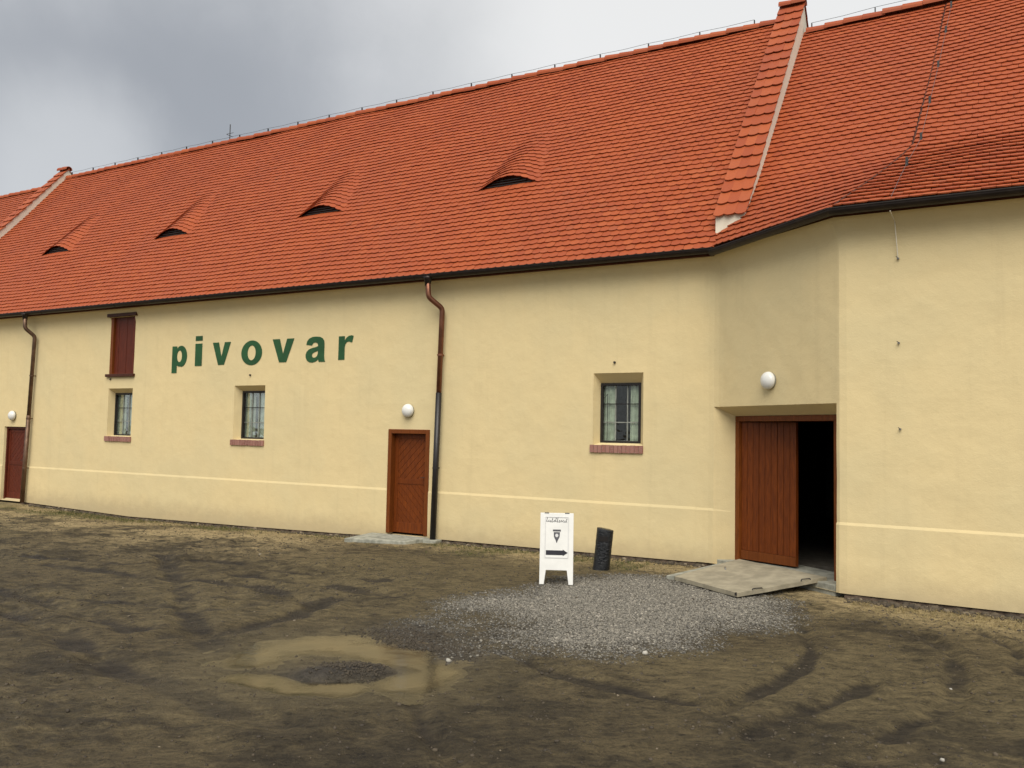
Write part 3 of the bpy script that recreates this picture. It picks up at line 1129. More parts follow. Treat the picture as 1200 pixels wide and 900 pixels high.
def ch(s, dep, z):
    """point on the splayed wall: s along it, dep behind its face"""
    p = np.array(P0) + T36 * s - N36 * dep
    return (p[0], p[1], z)


def chbox(mb, s0, s1, d0, d1, z0, z1):
    c = [ch(s0, d0, z0), ch(s1, d0, z0), ch(s1, d1, z0), ch(s0, d1, z0), ch(s0, d0, z1), ch(s1, d0, z1), ch(s1, d1, z1), ch(s0, d1, z1)]
    return mb.add(c, [(0, 3, 2, 1), (4, 5, 6, 7), (0, 1, 5, 4), (1, 2, 6, 5), (2, 3, 7, 6), (3, 0, 4, 7)])


# plug the attic gap and floor behind the splayed wall
chbox(MB(), 0.0, 2.55, 0.45, 0.75, 4.88, 4.97).build('attic_beam', 'interior', wing)
chbox(MB(), -0.02, 2.50, 0.02, 0.9, -0.25, 0.095).build('threshold', 'slab_concrete', wing, bevel=0.01)
random.seed(33)
footing(P1[0] + 0.04, XE, P1[1], wing)

dd = chbox(MB(), 0.155, 0.245, DDEP - 0.02, DDEP + 0.10, 0.095, 2.30)
chbox(dd, 2.225, 2.315, DDEP - 0.02, DDEP + 0.10, 0.095, 2.30)
chbox(dd, 0.155, 2.315, DDEP - 0.02, DDEP + 0.10, 2.30, 2.385)
dd = dd.build('double_door', 'frame_wood', wing, bevel=0.006)


def leaf(hinge_s, direction, angle, width):
    """one door leaf: rails and boards, swung inwards about its hinge"""
    hp = np.array(ch(hinge_s, DDEP + 0.03, 0))[:2]
    t = T36 * direction
    inn = -N36
    ca, sa = math.cos(angle), math.sin(angle)
    tv = t * ca + inn * sa
    nv = np.array([tv[1], -tv[0]])
    if nv @ N36 < 0 and direction > 0:
        nv = -nv

    def bx(mb, a0, a1, e0, e1, z0, z1):
        c = []
        for z in (z0, z1):
            for (a, e) in ((a0, e0), (a1, e0), (a1, e1), (a0, e1)):
                p = hp + tv * a + nv * e
                c.append((p[0], p[1], z))
        return mb.add(c, [(0, 3, 2, 1), (4, 5, 6, 7), (0, 1, 5, 4), (1, 2, 6, 5), (2, 3, 7, 6), (3, 0, 4, 7)])
    z0, z1 = 0.12, 2.29
    lf = bx(MB(), 0.004, width, -0.05, -0.022, z0, z1).build('door_leaf', 'door_wood', dd)
    bx(MB(), 0.004, width, -0.022, 0.006, z0, z0 + 0.15).build('plank', 'door_wood', dd) if False else None
    n = 9
    for k in range(n):
        a0, a1 = width * k / n, width * (k + 1) / n
        bx(MB(), a0 + 0.004, a1 - 0.004, -0.022, 0.0 + 0.002 * (k % 3), z0 + 0.145, z1 - 0.002).build('plank', 'door_wood', lf) if False else planks.append(bx(MB(), a0 + 0.004, a1 - 0.004, -0.022, 0.002 * (k % 3), z0 + 0.145, z1 - 0.002))
    rails.append(bx(MB(), 0.004, width - 0.002, -0.022, 0.016, z0 + 0.002, z0 + 0.14))
    return lf


planks, rails = [], []
leaf(0.25, 1, math.radians(13), 1.00)
leaf(2.22, -1, math.radians(100), 0.98)
for m_ in planks:
    m_.build('plank', 'door_wood', dd)
for m_ in rails:
    m_.build('rail', 'frame_wood', dd, bevel=0.004)

# wing roof -------------------------------------------------------
WEY = -1.80
TQ = math.tan(math.radians(30))
KX, KY, KZ = -1.16, 0.71, EZ + 0.06 + (0.71 + 1.80) * TQ
WEZ = EZ + 0.06
TX = -0.86
HIP = [(-1.93, WEY, WEZ), (KX, KY, KZ), (TX, RY, WRZ)]
RISE = 0.05                                   # the wing ridge climbs a little towards its end


def hip_at_y(y):
    if y < KY:
        k = (y - WEY) / (KY - WEY)
        return HIP[0][0] + k * (KX - HIP[0][0])
    k = (y - KY) / (RY - KY)
    return KX + k * (TX - KX)


SK = (KY - WEY) / math.cos(math.radians(30))   # slope length of the flatter skirt
UPANG = math.atan2(WRZ - KZ, RY - KY)
SU = (RY - KY) / math.cos(UPANG)


def f_wroof(u, s, off, row=None):
    if s < SK:
        a = math.radians(30)
        y, z = WEY + s * math.cos(a), WEZ + s * math.sin(a)
    else:
        a = UPANG
        y, z = KY + (s - SK) * math.cos(a), KZ + (s - SK) * math.sin(a)
        z += RISE * (s - SK) / SU * (u - TX)
    # soften the kink
    o = off + sag(u * 1.3 + 5, s) * min(1.0, s) + 0.03 * math.exp(-((s - SK) / 0.25) ** 2)
    return (u, y - o * math.sin(a), z + o * math.cos(a))


def f_cone(u, v, off, row=None):
    """warped roof over the splayed wall: u 0..1 across, v slope length measured at the left"""
    z = EZ + 0.03 + v * SP * (WRZ - EZ - 0.03) / (WRZ - EZ - 0.03)
    L_ = (-4.0, EY + (z - EZ) / (WRZ - EZ) * (RY - EY), z)
    def edge_at(zz):
        if zz < KZ:
            k = (zz - WEZ) / (KZ - WEZ)
            return np.array(HIP[0]) + k * (np.array(HIP[1]) - np.array(HIP[0]))
        k = (zz - KZ) / (WRZ - KZ)
        return np.array(HIP[1]) + k * (np.array(HIP[2]) - np.array(HIP[1]))
    R_ = sum(edge_at(z + dz) for dz in (-0.2, -0.1, 0.0, 0.1, 0.2)) / 5
    # the courses keep the direction of the main roof above, and bend to the splayed eave below
    x = L_[0] + u * (R_[0] - L_[0])
    y = L_[1] + u * (R_[1] - L_[1])
    n = Vector((-0.25, -SP, CP)).normalized()
    return (x + n.x * off, y + n.y * off, z + n.z * off)


VMAX = (WRZ - EZ - 0.03) / SP
dk = grid_mesh(lambda u, v: f_cone(u, v, -0.03), list(np.linspace(0, 1, 14)), list(np.linspace(0, VMAX, 30)))
us = np.linspace(0, 1, 20)
d2 = MB()
sl_ = sorted(list(np.linspace(0, SK, 10)) + list(np.linspace(SK + 0.02, SK + SU, 18)))
for s in sl_:
    y = f_wroof(0, s, 0)[1]
    hx = hip_at_y(min(RY, y + 0.001))
    for u in us:
        d2.v.append(f_wroof(hx + (XE + 0.2 - hx) * u, s, -0.03))
for j in range(len(sl_) - 1):
    for i in range(len(us) - 1):
        a = j * len(us) + i
        d2.f.append((a, a + 1, a + len(us) + 1, a + len(us)))
dk.add(d2.v, d2.f)
dk.add([(-4.0, RY, WRZ - 0.03), (XE + 0.2, RY, WRZ + RISE * 6 - 0.03), (XE + 0.2, 9.6, EZ), (-4.0, 9.6, EZ)], [(0, 1, 2, 3)])
# eave boards
for a, c_ in (((-3.99, EY + 0.03), (-1.93, WEY + 0.03)), ((-1.93, WEY + 0.03), (XE + 0.2, WEY + 0.03))):
    z0, z1 = EZ - 0.06, EZ + 0.045
    dk.add([(a[0], a[1], z0), (c_[0], c_[1], z0), (c_[0], c_[1], z1), (a[0], a[1], z1)], [(0, 1, 2, 3)])
wroof = dk.build('roof', 'roof_deck', wing)

random.seed(9)
mass = MB()
cands = []
r = 0
s = 0.0
rows_w = []
while s < SK + SU - 0.1:
    rows_w.append(s)
    s += 0.185 if s < SK - 0.1 else 0.149
for r, s in enumerate(rows_w):
    stag = TW / 2 if r % 2 else 0.0
    k = 0
    while True:
        u = XE + 0.1 - TW / 2 - stag - k * TW
        k += 1
        y = f_wroof(u, s, 0)[1]
        if u < hip_at_y(y) - 0.12:
            break
        y2 = f_wroof(u, s + 0.265, 0)[1]
        cut = u - 0.10 < max(hip_at_y(y), hip_at_y(min(RY, y2))) or (s < SK < s + 0.27)
        cands.append(((Vector(f_wroof(u, s, 0)) - CAM).length if (not cut and u < 2.0) else 1e9, r, u, s))
cands.sort()
for n, (dist, r, u, s) in enumerate(cands):
    jit, tw = random.uniform(-0.003, 0.004), random.gauss(0, 0.011)
    if n < 300 and dist < 1e8:
        p0 = Vector(f_wroof(u, s, 0))
        ex = (Vector(f_wroof(u + 0.08, s, 0)) - Vector(f_wroof(u - 0.08, s, 0))).normalized()
        ey = (Vector(f_wroof(u, s + 0.2, 0)) - p0).normalized()
        ez = ex.cross(ey).normalized()
        ey = ez.cross(ex)
        m = Matrix(((ex.x, ey.x, ez.x, p0.x), (ex.y, ey.y, ez.y, p0.y), (ex.z, ey.z, ez.z, p0.z), (0, 0, 0, 1))) @ Matrix.Translation((0, 0, jit)) @ Matrix.Rotation(tw, 4, 'Z')
        share('roof_tile', tile_mesh, m, wroof)
        continue
    ya, yb = f_wroof(u, s, 0)[1], min(RY, f_wroof(u, s + 0.265, 0)[1])
    h0, h1 = hip_at_y(ya) - u, hip_at_y(yb) - u
    # keep x >= h0 + (h1-h0)*y/0.315
    pl = clip(TILE, 1.0, -(h1 - h0) / 0.265, -h0)
    if len(pl) > 2:
        add_tile(mass, f_wroof, u, s, pl, r, jit, tw if h0 < -0.3 else 0, tint=min(1, max(0, random.gauss(0.5, 0.17))))
# courses over the splayed wall
nrow = int(round(VMAX / EXPO))
for r in range(nrow):
    v = r * VMAX / nrow
    a, c_ = Vector(f_cone(0, v, 0)), Vector(f_cone(1, v, 0))
    wd = (c_ - a).length
    stag = TW / 2 if r % 2 else 0.0
    k = -1
    while True:
        x = k * TW + stag
        k += 1
        if x - TW / 2 > wd:
            break
        pl = clip(clip(TILE, 1, 0, x), -1, 0, wd - x)
        if len(pl) > 2:
            add_tile(mass, lambda u, s, o_, rr: f_cone(min(1, max(0, u / wd)), s, o_), x, v, pl, r, random.uniform(-0.003, 0.004), 0, tint=min(1, max(0, random.gauss(0.42, 0.17))))
o = mass.build('roof_tiles', 'clay_tile_mass', wroof)
o['kind'] = 'stuff'
lay_ridge((-3.5, RY, WRZ), (XE, RY, WRZ + RISE * (XE - TX)), wroof)
lightning([(-3.4, RY, WRZ + 0.11), (XE, RY, WRZ + 0.11 + RISE * (XE - TX))], wing, 1.15)
# wire running down the hip with its holders, then down the wall
hp = [Vector(f_wroof(hip_at_y(f_wroof(0, s, 0)[1]) + 0.10, s, 0.05)) for s in (SK + SU - 0.3, SK + SU * 0.75, SK + SU * 0.5, SK + SU * 0.25, SK + 0.15)]
hp2 = [Vector(f_wroof(KX + 0.02 - 0.03 * k, SK * (1 - k / 3.0) - 0.1, 0.06)) for k in (1, 2)] + [Vector(f_wroof(-1.22, 0.02, 0.06))]
wr = MB().tube(hp + hp2 , 0.0028, 5).build('lightning_wire', 'zinc', wing)
MB().tube([Vector((-1.22, -1.93, 4.96)), Vector((-1.20, -1.60, 4.90)), Vector((-1.17, -1.53, 4.42))], 0.006, 5).build('wall_wire', 'pale_plaster', wing)
for p in hp + hp2[:1]:
    MB().box(p.x - 0.018, p.x + 0.018, p.y - 0.012, p.y + 0.012, p.z - 0.04, p.z + 0.09).build('bracket', 'black_iron', wr)
for x, z in ((-1.17, 4.42), (-1.17, 3.31), (-1.16, 2.19)):
    k = MB().tube([(x, -1.47, z), (x, -1.56, z + 0.005), (x - 0.02, -1.575, z + 0.02)], 0.005, 6)
    k.box(x - 0.014, x + 0.014, -1.53, -1.512, z - 0.01, z + 0.01)
    k.build('wall_hook', 'zinc', wing)
# lead flashing along the hip
fl = MB()
ss = list(np.linspace(0.0, SK, 8)) + list(np.linspace(SK + 0.05, SK + SU - 0.05, 12))
for s in ss:
    y = f_wroof(0, s, 0)[1]
    hx = hip_at_y(y)
    pz = f_wroof(hx, s, 0.035)
    fl.v += [(hx - 0.05, pz[1] + 0.03, pz[2] - 0.035), (hx + 0.0, pz[1], pz[2] + 0.012), (hx + 0.012, pz[1], pz[2] + 0.002)]
for i in range(len(ss) - 1):
    for k in range(2):
        a = i * 3 + k
        fl.f.append((a, a + 1, a + 4, a + 3))
fl.build('hip_flashing', 'dark_wood', wing)
gutter('gutter', [(-4.02, EY - 0.04, GZ - 0.035), (-1.945, WEY - 0.05, GZ + 0.03), (XE + 0.2, WEY - 0.05, GZ + 0.05)], True, wing, 0.075)

# ------------------------------------------------------------------ neighbouring roof beyond the far firewall
far = empty('far_wing', (-36, 0, 0), 'low orange tiled roof and cream wall beyond the far white firewall', 'building')
b = MB()
b.box(-45, -29.75, 0.0, 0.3, -0.4, 4.95)
b.box(-45, -44.7, 0.3, 9, -0.4, 4.95)
b.box(-45, -29.75, 9, 9.3, -0.4, 4.95)
b.build('wall', 'cream_plaster', far)


def f_far(u, s, off, row=None):
    return (u, EY + s * CP - off * SP, EZ - 0.15 + s * SP + off * CP)


FR = SLOPE * 0.985
dk = grid_mesh(lambda u, s: f_far(u, s, -0.03), [-45, -29.75], [0, FR])
yy, zz = f_far(0, FR, 0)[1:]
dk.add([(-45, yy, zz - 0.03), (-29.75, yy, zz - 0.03), (-29.75, 9.6, 4.9), (-45, 9.6, 4.9)], [(0, 1, 2, 3)])
froof = dk.build('roof', 'roof_deck', far)
mass = MB()
random.seed(3)
for r in range(int(FR / 0.15)):
    for k in range(92):
        u = -29.75 - TW / 2 - (TW / 2 if r % 2 else 0) - k * TW
        add_tile(mass, f_far, u, r * 0.15, TILE, r, random.uniform(-0.003, 0.004), random.gauss(0, 0.01), tint=min(1, max(0, random.gauss(0.5, 0.17))))
o = mass.build('roof_tiles', 'clay_tile_mass', froof)
o['kind'] = 'stuff'
lay_ridge((-45, yy, zz), (-29.75, yy, zz), froof)
gutter('gutter', [(-45, -0.33, GZ - 0.12), (-29.75, -0.33, GZ - 0.12)], True, far)


# ------------------------------------------------------------------ wall lamps
def lamp_proto(loc, rz, label, r=0.132):
    t = empty('wall_lamp', loc, label, 'lamp', 'round white lamps on the cream wall', rz)
    MB().lathe([(r * 0.93, -0.005), (r * 0.93, 0.035), (r * 0.90, 0.042)], (0, 0, 0), 'Y', 32).build('base_ring', 'lamp_base', t, True, True)
    prof = [(r, 0.030)] + [(r * math.cos(a), 0.040 + 0.095 * math.sin(a)) for a in np.linspace(0, math.pi / 2 - 0.05, 10)]
    MB().lathe(prof, (0, 0, 0), 'Y', 32).build('glass_dome', 'opal', t, True, True)
    return t


def copy_thing(t, loc, rz, label):
    c = t.copy()
    C.objects.link(c)
    c.location = loc
    c.rotation_euler = (0, 0, rz)
    c['label'] = label
    for chd in list(t.children):
        k = chd.copy()
        C.objects.link(k)
        k.parent = c
    return c


lp = ch(1.28, -0.008, 2.895)
l0 = lamp_proto((lp[0], lp[1], lp[2]), math.atan2(T36[1], T36[0]), 'round white wall lamp above the open double door')
copy_thing(l0, (-10.17, -0.012, 2.45), 0, 'round white wall lamp above the reddish brown door, beside the dark downpipe')
copy_thing(l0, (-23.72, -0.012, 2.27), 0, 'round white wall lamp above the dark red door at the far end')


# ------------------------------------------------------------------ sandwich board
bc = Vector((-5.455, -2.80, -0.03))
fx = Vector((0.82, 0.42, 0)).normalized()            # along the board, left to right
brd = empty('sandwich_board', bc, 'white sandwich board with black arrow and dark emblem standing on gravel', 'sign', rz=math.atan2(fx.y, fx.x))
HB, WB = 0.965, 0.465
LEAN = 0.16


def bp(x, z, d):
    """board face: x across, z up along it, d forward of the face (local -Y is the front)"""
    k = z / HB
    return (x, -LEAN * (1 - k) - 0.012 - d, z)


def bprism(pl, d0, d1):
    return MB().prism(pl, lambda p: bp(p[0], p[1], d0), lambda p: bp(p[0], p[1], d1))


h = WB / 2
body = [(-h, 0), (-h + 0.062, 0), (-h + 0.088, 0.19), (h - 0.088, 0.19), (h - 0.062, 0), (h, 0), (h, HB), (-h, HB)]
bprism(body, -0.012, 0.012).build('front_panel', 'white_paint', brd, local=True, bevel=0.004)
MB().prism(body, lambda p: (p[0], LEAN * (1 - p[1] / HB) + 0.0, p[1] - 0.002), lambda p: (p[0], LEAN * (1 - p[1] / HB) + 0.024, p[1] - 0.002)).build('rear_panel', 'white_paint', brd, local=True, bevel=0.004)
e = 0.052
ins = [(-h + e + 0.02, 0.36), (h - e - 0.02, 0.36), (h - e - 0.02, HB - 0.055), (-h + e + 0.02, HB - 0.055)]
for (a, b_) in ((0, 1), (1, 2), (2, 3), (3, 0)):
    pa, pb = ins[a], ins[b_]
    if a % 2 == 0:
        pl = [(pa[0] if pa[0] < pb[0] else pb[0], pa[1] - 0.005), (max(pa[0], pb[0]), pa[1] - 0.005), (max(pa[0], pb[0]), pa[1] + 0.005), (min(pa[0], pb[0]), pa[1] + 0.005)]
    else:
        pl = [(pa[0] - 0.005, min(pa[1], pb[1]) + 0.006), (pa[0] + 0.005, min(pa[1], pb[1]) + 0.006), (pa[0] + 0.005, max(pa[1], pb[1]) - 0.006), (pa[0] - 0.005, max(pa[1], pb[1]) - 0.006)]
    bprism(pl, 0.0125, 0.018).build('moulding', 'board_panel', brd, local=True)
bprism([(-0.148, 0.395), (0.085, 0.395), (0.085, 0.383), (0.155, 0.427), (0.085, 0.471), (0.085, 0.458), (-0.148, 0.458)], 0.0125, 0.0145).build('arrow', 'black_print', brd, local=True)
# emblem: a shield with a bar across the top and a pale charge, a drop below
em = bprism([(-0.055, 0.74), (0.055, 0.74), (0.055, 0.715), (-0.055, 0.715)], 0.0125, 0.0145)
em2 = bprism([(-0.043, 0.705), (0.043, 0.705), (0.040, 0.64), (0.018, 0.60), (0.0, 0.555), (-0.018, 0.60), (-0.040, 0.64)], 0.0125, 0.0145)
em.add(em2.v, em2.f)
em = em.build('emblem', 'grey_print', brd, local=True)
bprism([(0.022 * math.cos(a), 0.66 + 0.024 * math.sin(a)) for a in np.linspace(0, 2 * math.pi, 13)[:-1]], 0.0146, 0.0160).build('charge', 'board_panel', em, local=True)
# handwritten line: thin joined strokes with tall letters, not legible in the photograph
hw = MB()
xs = -0.145
random.seed(14)
pat = [0.060, 0.024, 0.026, 0.052, 0.024, 0.056, 0.070, 0.030, 0.024, 0.028, 0.026, 0.046]
pth = []
for i, tall in enumerate(pat):
    x = -0.150 + i * 0.0248
    b0 = 0.838 + 0.004 * math.sin(i * 1.7)
    pth += [(x, b0 + 0.006), (x + 0.010, b0 + tall * 0.5), (x + 0.019, b0 + tall), (x + 0.013, b0 + tall * 1.02), (x + 0.009, b0 + tall * 0.4), (x + 0.010, b0), (x + 0.020, b0 + 0.003)]
hw.tube([bp(x, z + 0.004, 0.0135) for x, z in pth], 0.0030, 4)
hw.build('handwriting', 'grey_print', brd, local=True)
MB().tube([(-h + 0.03, -0.075, 0.36), (-h + 0.03, 0.085, 0.36)], 0.004, 5).build('stay', 'zinc', brd, local=True)
MB().box(-h + 0.06, -h + 0.12, -0.03, 0.03, HB - 0.004, HB + 0.004).build('hinge', 'zinc', brd, local=True)
MB().box(h - 0.12, h - 0.06, -0.03, 0.03, HB - 0.004, HB + 0.004).build('hinge', 'zinc', brd, local=True)

# ------------------------------------------------------------------ black post
bo = empty('bollard', (-5.45, -1.27, -0.05), 'short black cylindrical post tilting beside the white sandwich board', 'bollard')
R_ = 0.128
prof, vv, ff = [], [], []
seg, lev = 28, 26
for j in range(lev + 1):
    k = j / lev
    for i in range(seg):
        a = 2 * math.pi * i / seg
        zt = k * (0.635 - 0.022 * math.cos(a - 0.35) * k)
        r = R_ * (1 + 0.02 * math.sin(9 * a + 23 * k) * math.sin(17 * k) + (0.03 * (1 - k) ** 4))
        vv.append((r * math.cos(a) + 0.075 * k, r * math.sin(a) - 0.02 * k, zt))
for j in range(lev):
    for i in range(seg):
        ff.append((j * seg + i, j * seg + (i + 1) % seg, (j + 1) * seg + (i + 1) % seg, (j + 1) * seg + i))
ff.append(tuple(range(lev * seg, lev * seg + seg)))
sh_ = MB().add(vv, ff).build('shell', 'wrapped_black', bo, True, True)
hole = MB()
for j, z in enumerate((0.455, 0.535)):
    for i in range(9):
        a = math.radians(-90 + 24 - 44 + i * 8.5)
        hole.v.append((0.075 * z / 0.66 + (R_ + 0.004) * math.cos(a), -0.02 * z / 0.66 + (R_ + 0.004) * math.sin(a), z))
hole.f = [(i, i + 1, 10 + i, 9 + i) for i in range(8)]
hole.build('slot', 'black_paint', bo, True, True)

# ------------------------------------------------------------------ concrete ramp, doorstep slab
ramp = empty('concrete_ramp', (-3.2, -1.3, 0), 'pale concrete slab ramp leading up to the open double door', 'ramp')
BL, BR, FL, FRr = (-3.62, -0.09), (-2.14, -1.09), (-4.14, -1.62), (-3.02, -2.42)


def lerp2(u, v):
    a = [BL[i] + (BR[i] - BL[i]) * u for i in (0, 1)]
    c_ = [FL[i] + (FRr[i] - FL[i]) * u for i in (0, 1)]
    return [a[i] + (c_[i] - a[i]) * v for i in (0, 1)]


mb = MB()
n = 12
for dz in (0, -0.055):
    for j in range(n + 1):
        for i in range(n + 1):
            u, v = i / n, j / n
            p = lerp2(u, v)
            mb.v.append((p[0], p[1], 0.145 - 0.115 * v + dz + 0.006 * (vnoise(np.array([u * 6]), np.array([v * 6]))[0] - 0.5)))
for j in range(n):
    for i in range(n):
        a = j * (n + 1) + i
        mb.f.append((a, a + n + 1, a + n + 2, a + 1))
N1 = (n + 1) ** 2
edge = [i for i in range(n + 1)] + [j * (n + 1) + n for j in range(1, n + 1)] + [n * (n + 1) + i for i in range(n - 1, -1, -1)] + [j * (n + 1) for j in range(n - 1, 0, -1)]
for k in range(len(edge)):
    a, b_ = edge[k], edge[(k + 1) % len(edge)]
    mb.f.append((a, b_, b_ + N1, a + N1))
for j in range(n):
    for i in range(n):
        a = N1 + j * (n + 1) + i
        mb.f.append((a, a + 1, a + n + 2, a + n + 1))
mb.build('slab', 'concrete', ramp)
cb = MB()
q0, q1 = np.array(FL), np.array(BL)
dv = (q1 - q0) / np.linalg.norm(q1 - q0)
nn_ = np.array([-dv[1], dv[0]])
c4 = [q0 + nn_ * 0.012, q1 + nn_ * 0.012 - dv * 0.3, q1 + nn_ * 0.15 - dv * 0.3, q0 + nn_ * 0.15]
cb.add([(c4[0][0], c4[0][1], -0.1), (c4[1][0], c4[1][1], -0.1), (c4[2][0], c4[2][1], -0.1), (c4[3][0], c4[3][1], -0.1),
        (c4[0][0], c4[0][1], 0.035), (c4[1][0], c4[1][1], 0.10), (c4[2][0], c4[2][1], 0.085), (c4[3][0], c4[3][1], 0.02)],
       [(0, 3, 2, 1), (4, 5, 6, 7), (0, 1, 5, 4), (1, 2, 6, 5), (2, 3, 7, 6), (3, 0, 4, 7)])
cb.build('edge_strip', 'slab_concrete', ramp, bevel=0.008)


def loop(u, v, ang, z):
    p = lerp2(u, v)
    d = (math.cos(ang) * 0.085, math.sin(ang) * 0.085)
    return MB().tube(bend([(p[0] - d[0], p[1] - d[1], z - 0.03), (p[0] - d[0], p[1] - d[1], z + 0.014), (p[0] + d[0], p[1] + d[1], z + 0.014), (p[0] + d[0], p[1] + d[1], z - 0.03)], 0.02, 3), 0.008, 6)


ae = math.atan2(FRr[1] - BR[1], FRr[0] - BR[0])
for (u, v, z) in ((0.995, 0.24, 0.125), (0.995, 0.78, 0.055)):
    loop(u, v, ae, z).build('lifting_loop', 'black_iron', ramp, True)
loop(0.17, 0.42, ae + 0.9, 0.098).build('lifting_loop', 'zinc', ramp, True)
MB().box(-3.05, -3.025, -2.43, -2.405, 0.0, 0.035).build('edge_bar', 'black_iron', ramp)

step = empty('doorstep', (-10.2, -0.4, 0), 'flat grey concrete doorstep slab under the reddish brown door', 'doorstep')
pts = [(-10.98, -0.05), (-11.0, -0.86), (-9.72, -0.62), (-9.58, -0.05)]
mb = MB().prism(pts, lambda p: (p[0], p[1], -0.12), lambda p: (p[0], p[1], 0.012 + (p[1] + 0.05) * 0.05))
mb.build('slab', 'slab_concrete', step, bevel=0.012)
MB().box(-9.60, -9.30, -0.24, -0.03, -0.1, -0.005).build('drain_stone', 'slab_concrete', step, bevel=0.01)

# ------------------------------------------------------------------ ground
TR = dict(
    t1=[(-0.8, -3.26), (-0.5, -3.9), (-0.37, -4.83), (-0.35, -5.56), (-0.41, -5.99), (-0.59, -6.51), (-0.76, -7.04)],
    t2=[(-1.92, -3.75), (-1.67, -4.73), (-1.61, -5.33), (-1.69, -6.02), (-1.91, -7.1)],
    t3=[(-1.02, -5.58), (-1.18, -6.3), (-1.41, -6.89), (-1.57, -7.43)],
    t4=[(-7.08, -8.75), (-6.43, -8.84), (-5.92, -8.86), (-5.09, -9.05), (-4.42, -9.08)],
    t5=[(-9.72, -8.06), (-8.3, -8.32), (-7.04, -8.66)],
    t6=[(-7.21, -5.41), (-6.92, -6.47), (-6.88, -7.34), (-7.22, -7.79)],
    t7=[(-11.89, -4.26), (-8.71, -6.42), (-7.12, -7.51), (-6.48, -7.9)],
    t8=[(-9.97, -7.32), (-9.02, -6.97), (-7.95, -6.63), (-7.59, -5.62)],
    t9=[(-10.98, -7.36), (-8.78, -7.67), (-7.71, -7.82)],
    t10=[(-13.5, -5.6), (-11.54, -5.14), (-10.89, -4.09), (-8.96, -4.2), (-7.51, -4.03)],
    t11=[(-4.28, -6.4), (-3.32, -6.87), (-2.82, -6.92), (-2.08, -6.97)],
    t12=[(-4.08, -8.04), (-3.47, -8.67), (-3.06, -8.96)],
    t13=[(-0.24, -2.73), (0.08, -3.42), (0.13, -4.49)],
    t14=[(-9.5, -4.9), (-7.9, -4.7), (-6.7, -4.9)],
    t15=[(-12.5, -5.9), (-10.5, -5.7), (-8.6, -5.3), (-7.0, -5.9)])
PA = [(-5.95, -7.95), (-5.95, -7.5), (-5.6, -7.1), (-5.0, -7.08), (-4.39, -7.37), (-4.29, -7.76)]
PB = [(-5.55, -8.42), (-5.0, -8.3), (-4.62, -8.16)]
ISL = [(-5.1, -8.0), (-4.95, -7.85), (-4.76, -7.62)]
GRV = [(-6.15, -4.92), (-5.79, -6.49), (-4.96, -6.86), (-4.43, -6.7), (-3.92, -6.54), (-3.42, -6.12), (-2.76, -5.36), (-2.28, -3.9), (-2.24, -2.2), (-2.85, -1.7), (-3.21, -1.87), (-4.32, -1.31), (-5.12, -1.52), (-5.58, -2.61), (-5.8, -3.44), (-5.94, -4.07)]


def seg_dist(X, Y, path):
    d = np.full(X.shape, 1e9)
    for (a, c_) in zip(path, path[1:]):
        ax, ay = a
        bx, by = c_
        dx, dy = bx - ax, by - ay
        t = np.clip(((X - ax) * dx + (Y - ay) * dy) / (dx * dx + dy * dy), 0, 1)
        d = np.minimum(d, np.hypot(X - ax - t * dx, Y - ay - t * dy))
    return d


def in_poly(X, Y, poly):
    ins_ = np.zeros(X.shape, bool)
    n = len(poly)
    for i in range(n):
        x1, y1 = poly[i]
        x2, y2 = poly[(i + 1) % n]
        cond = ((y1 > Y) != (y2 > Y)) & (X < (x2 - x1) * (Y - y1) / (y2 - y1 + 1e-12) + x1)
        ins_ ^= cond
    return ins_


def gravel_mask(X, Y):
    """soft-edged mask: distance inside the gravel spread, ragged"""
    d = seg_dist(X, Y, GRV + [GRV[0]])
    d = np.where(in_poly(X, Y, GRV), d, -d)
    d = d + (fbm(X * 1.3 + 3, Y * 1.3, 4) - 0.5) * 0.9
    bare = (fbm(X * 0.9 + 60, Y * 0.9 + 9, 4) - 0.56) * 3.0
    left = np.clip((-3.9 - X) / 1.3, 0, 1) * np.clip((-4.4 - Y) / 1.2, 0, 1)
    return np.clip(d / 0.75 + 0.25, 0, 1) * np.clip(1 - left * np.clip(bare + 0.75, 0, 1) * 1.1, 0.0, 1)


WATER_Z = -0.052


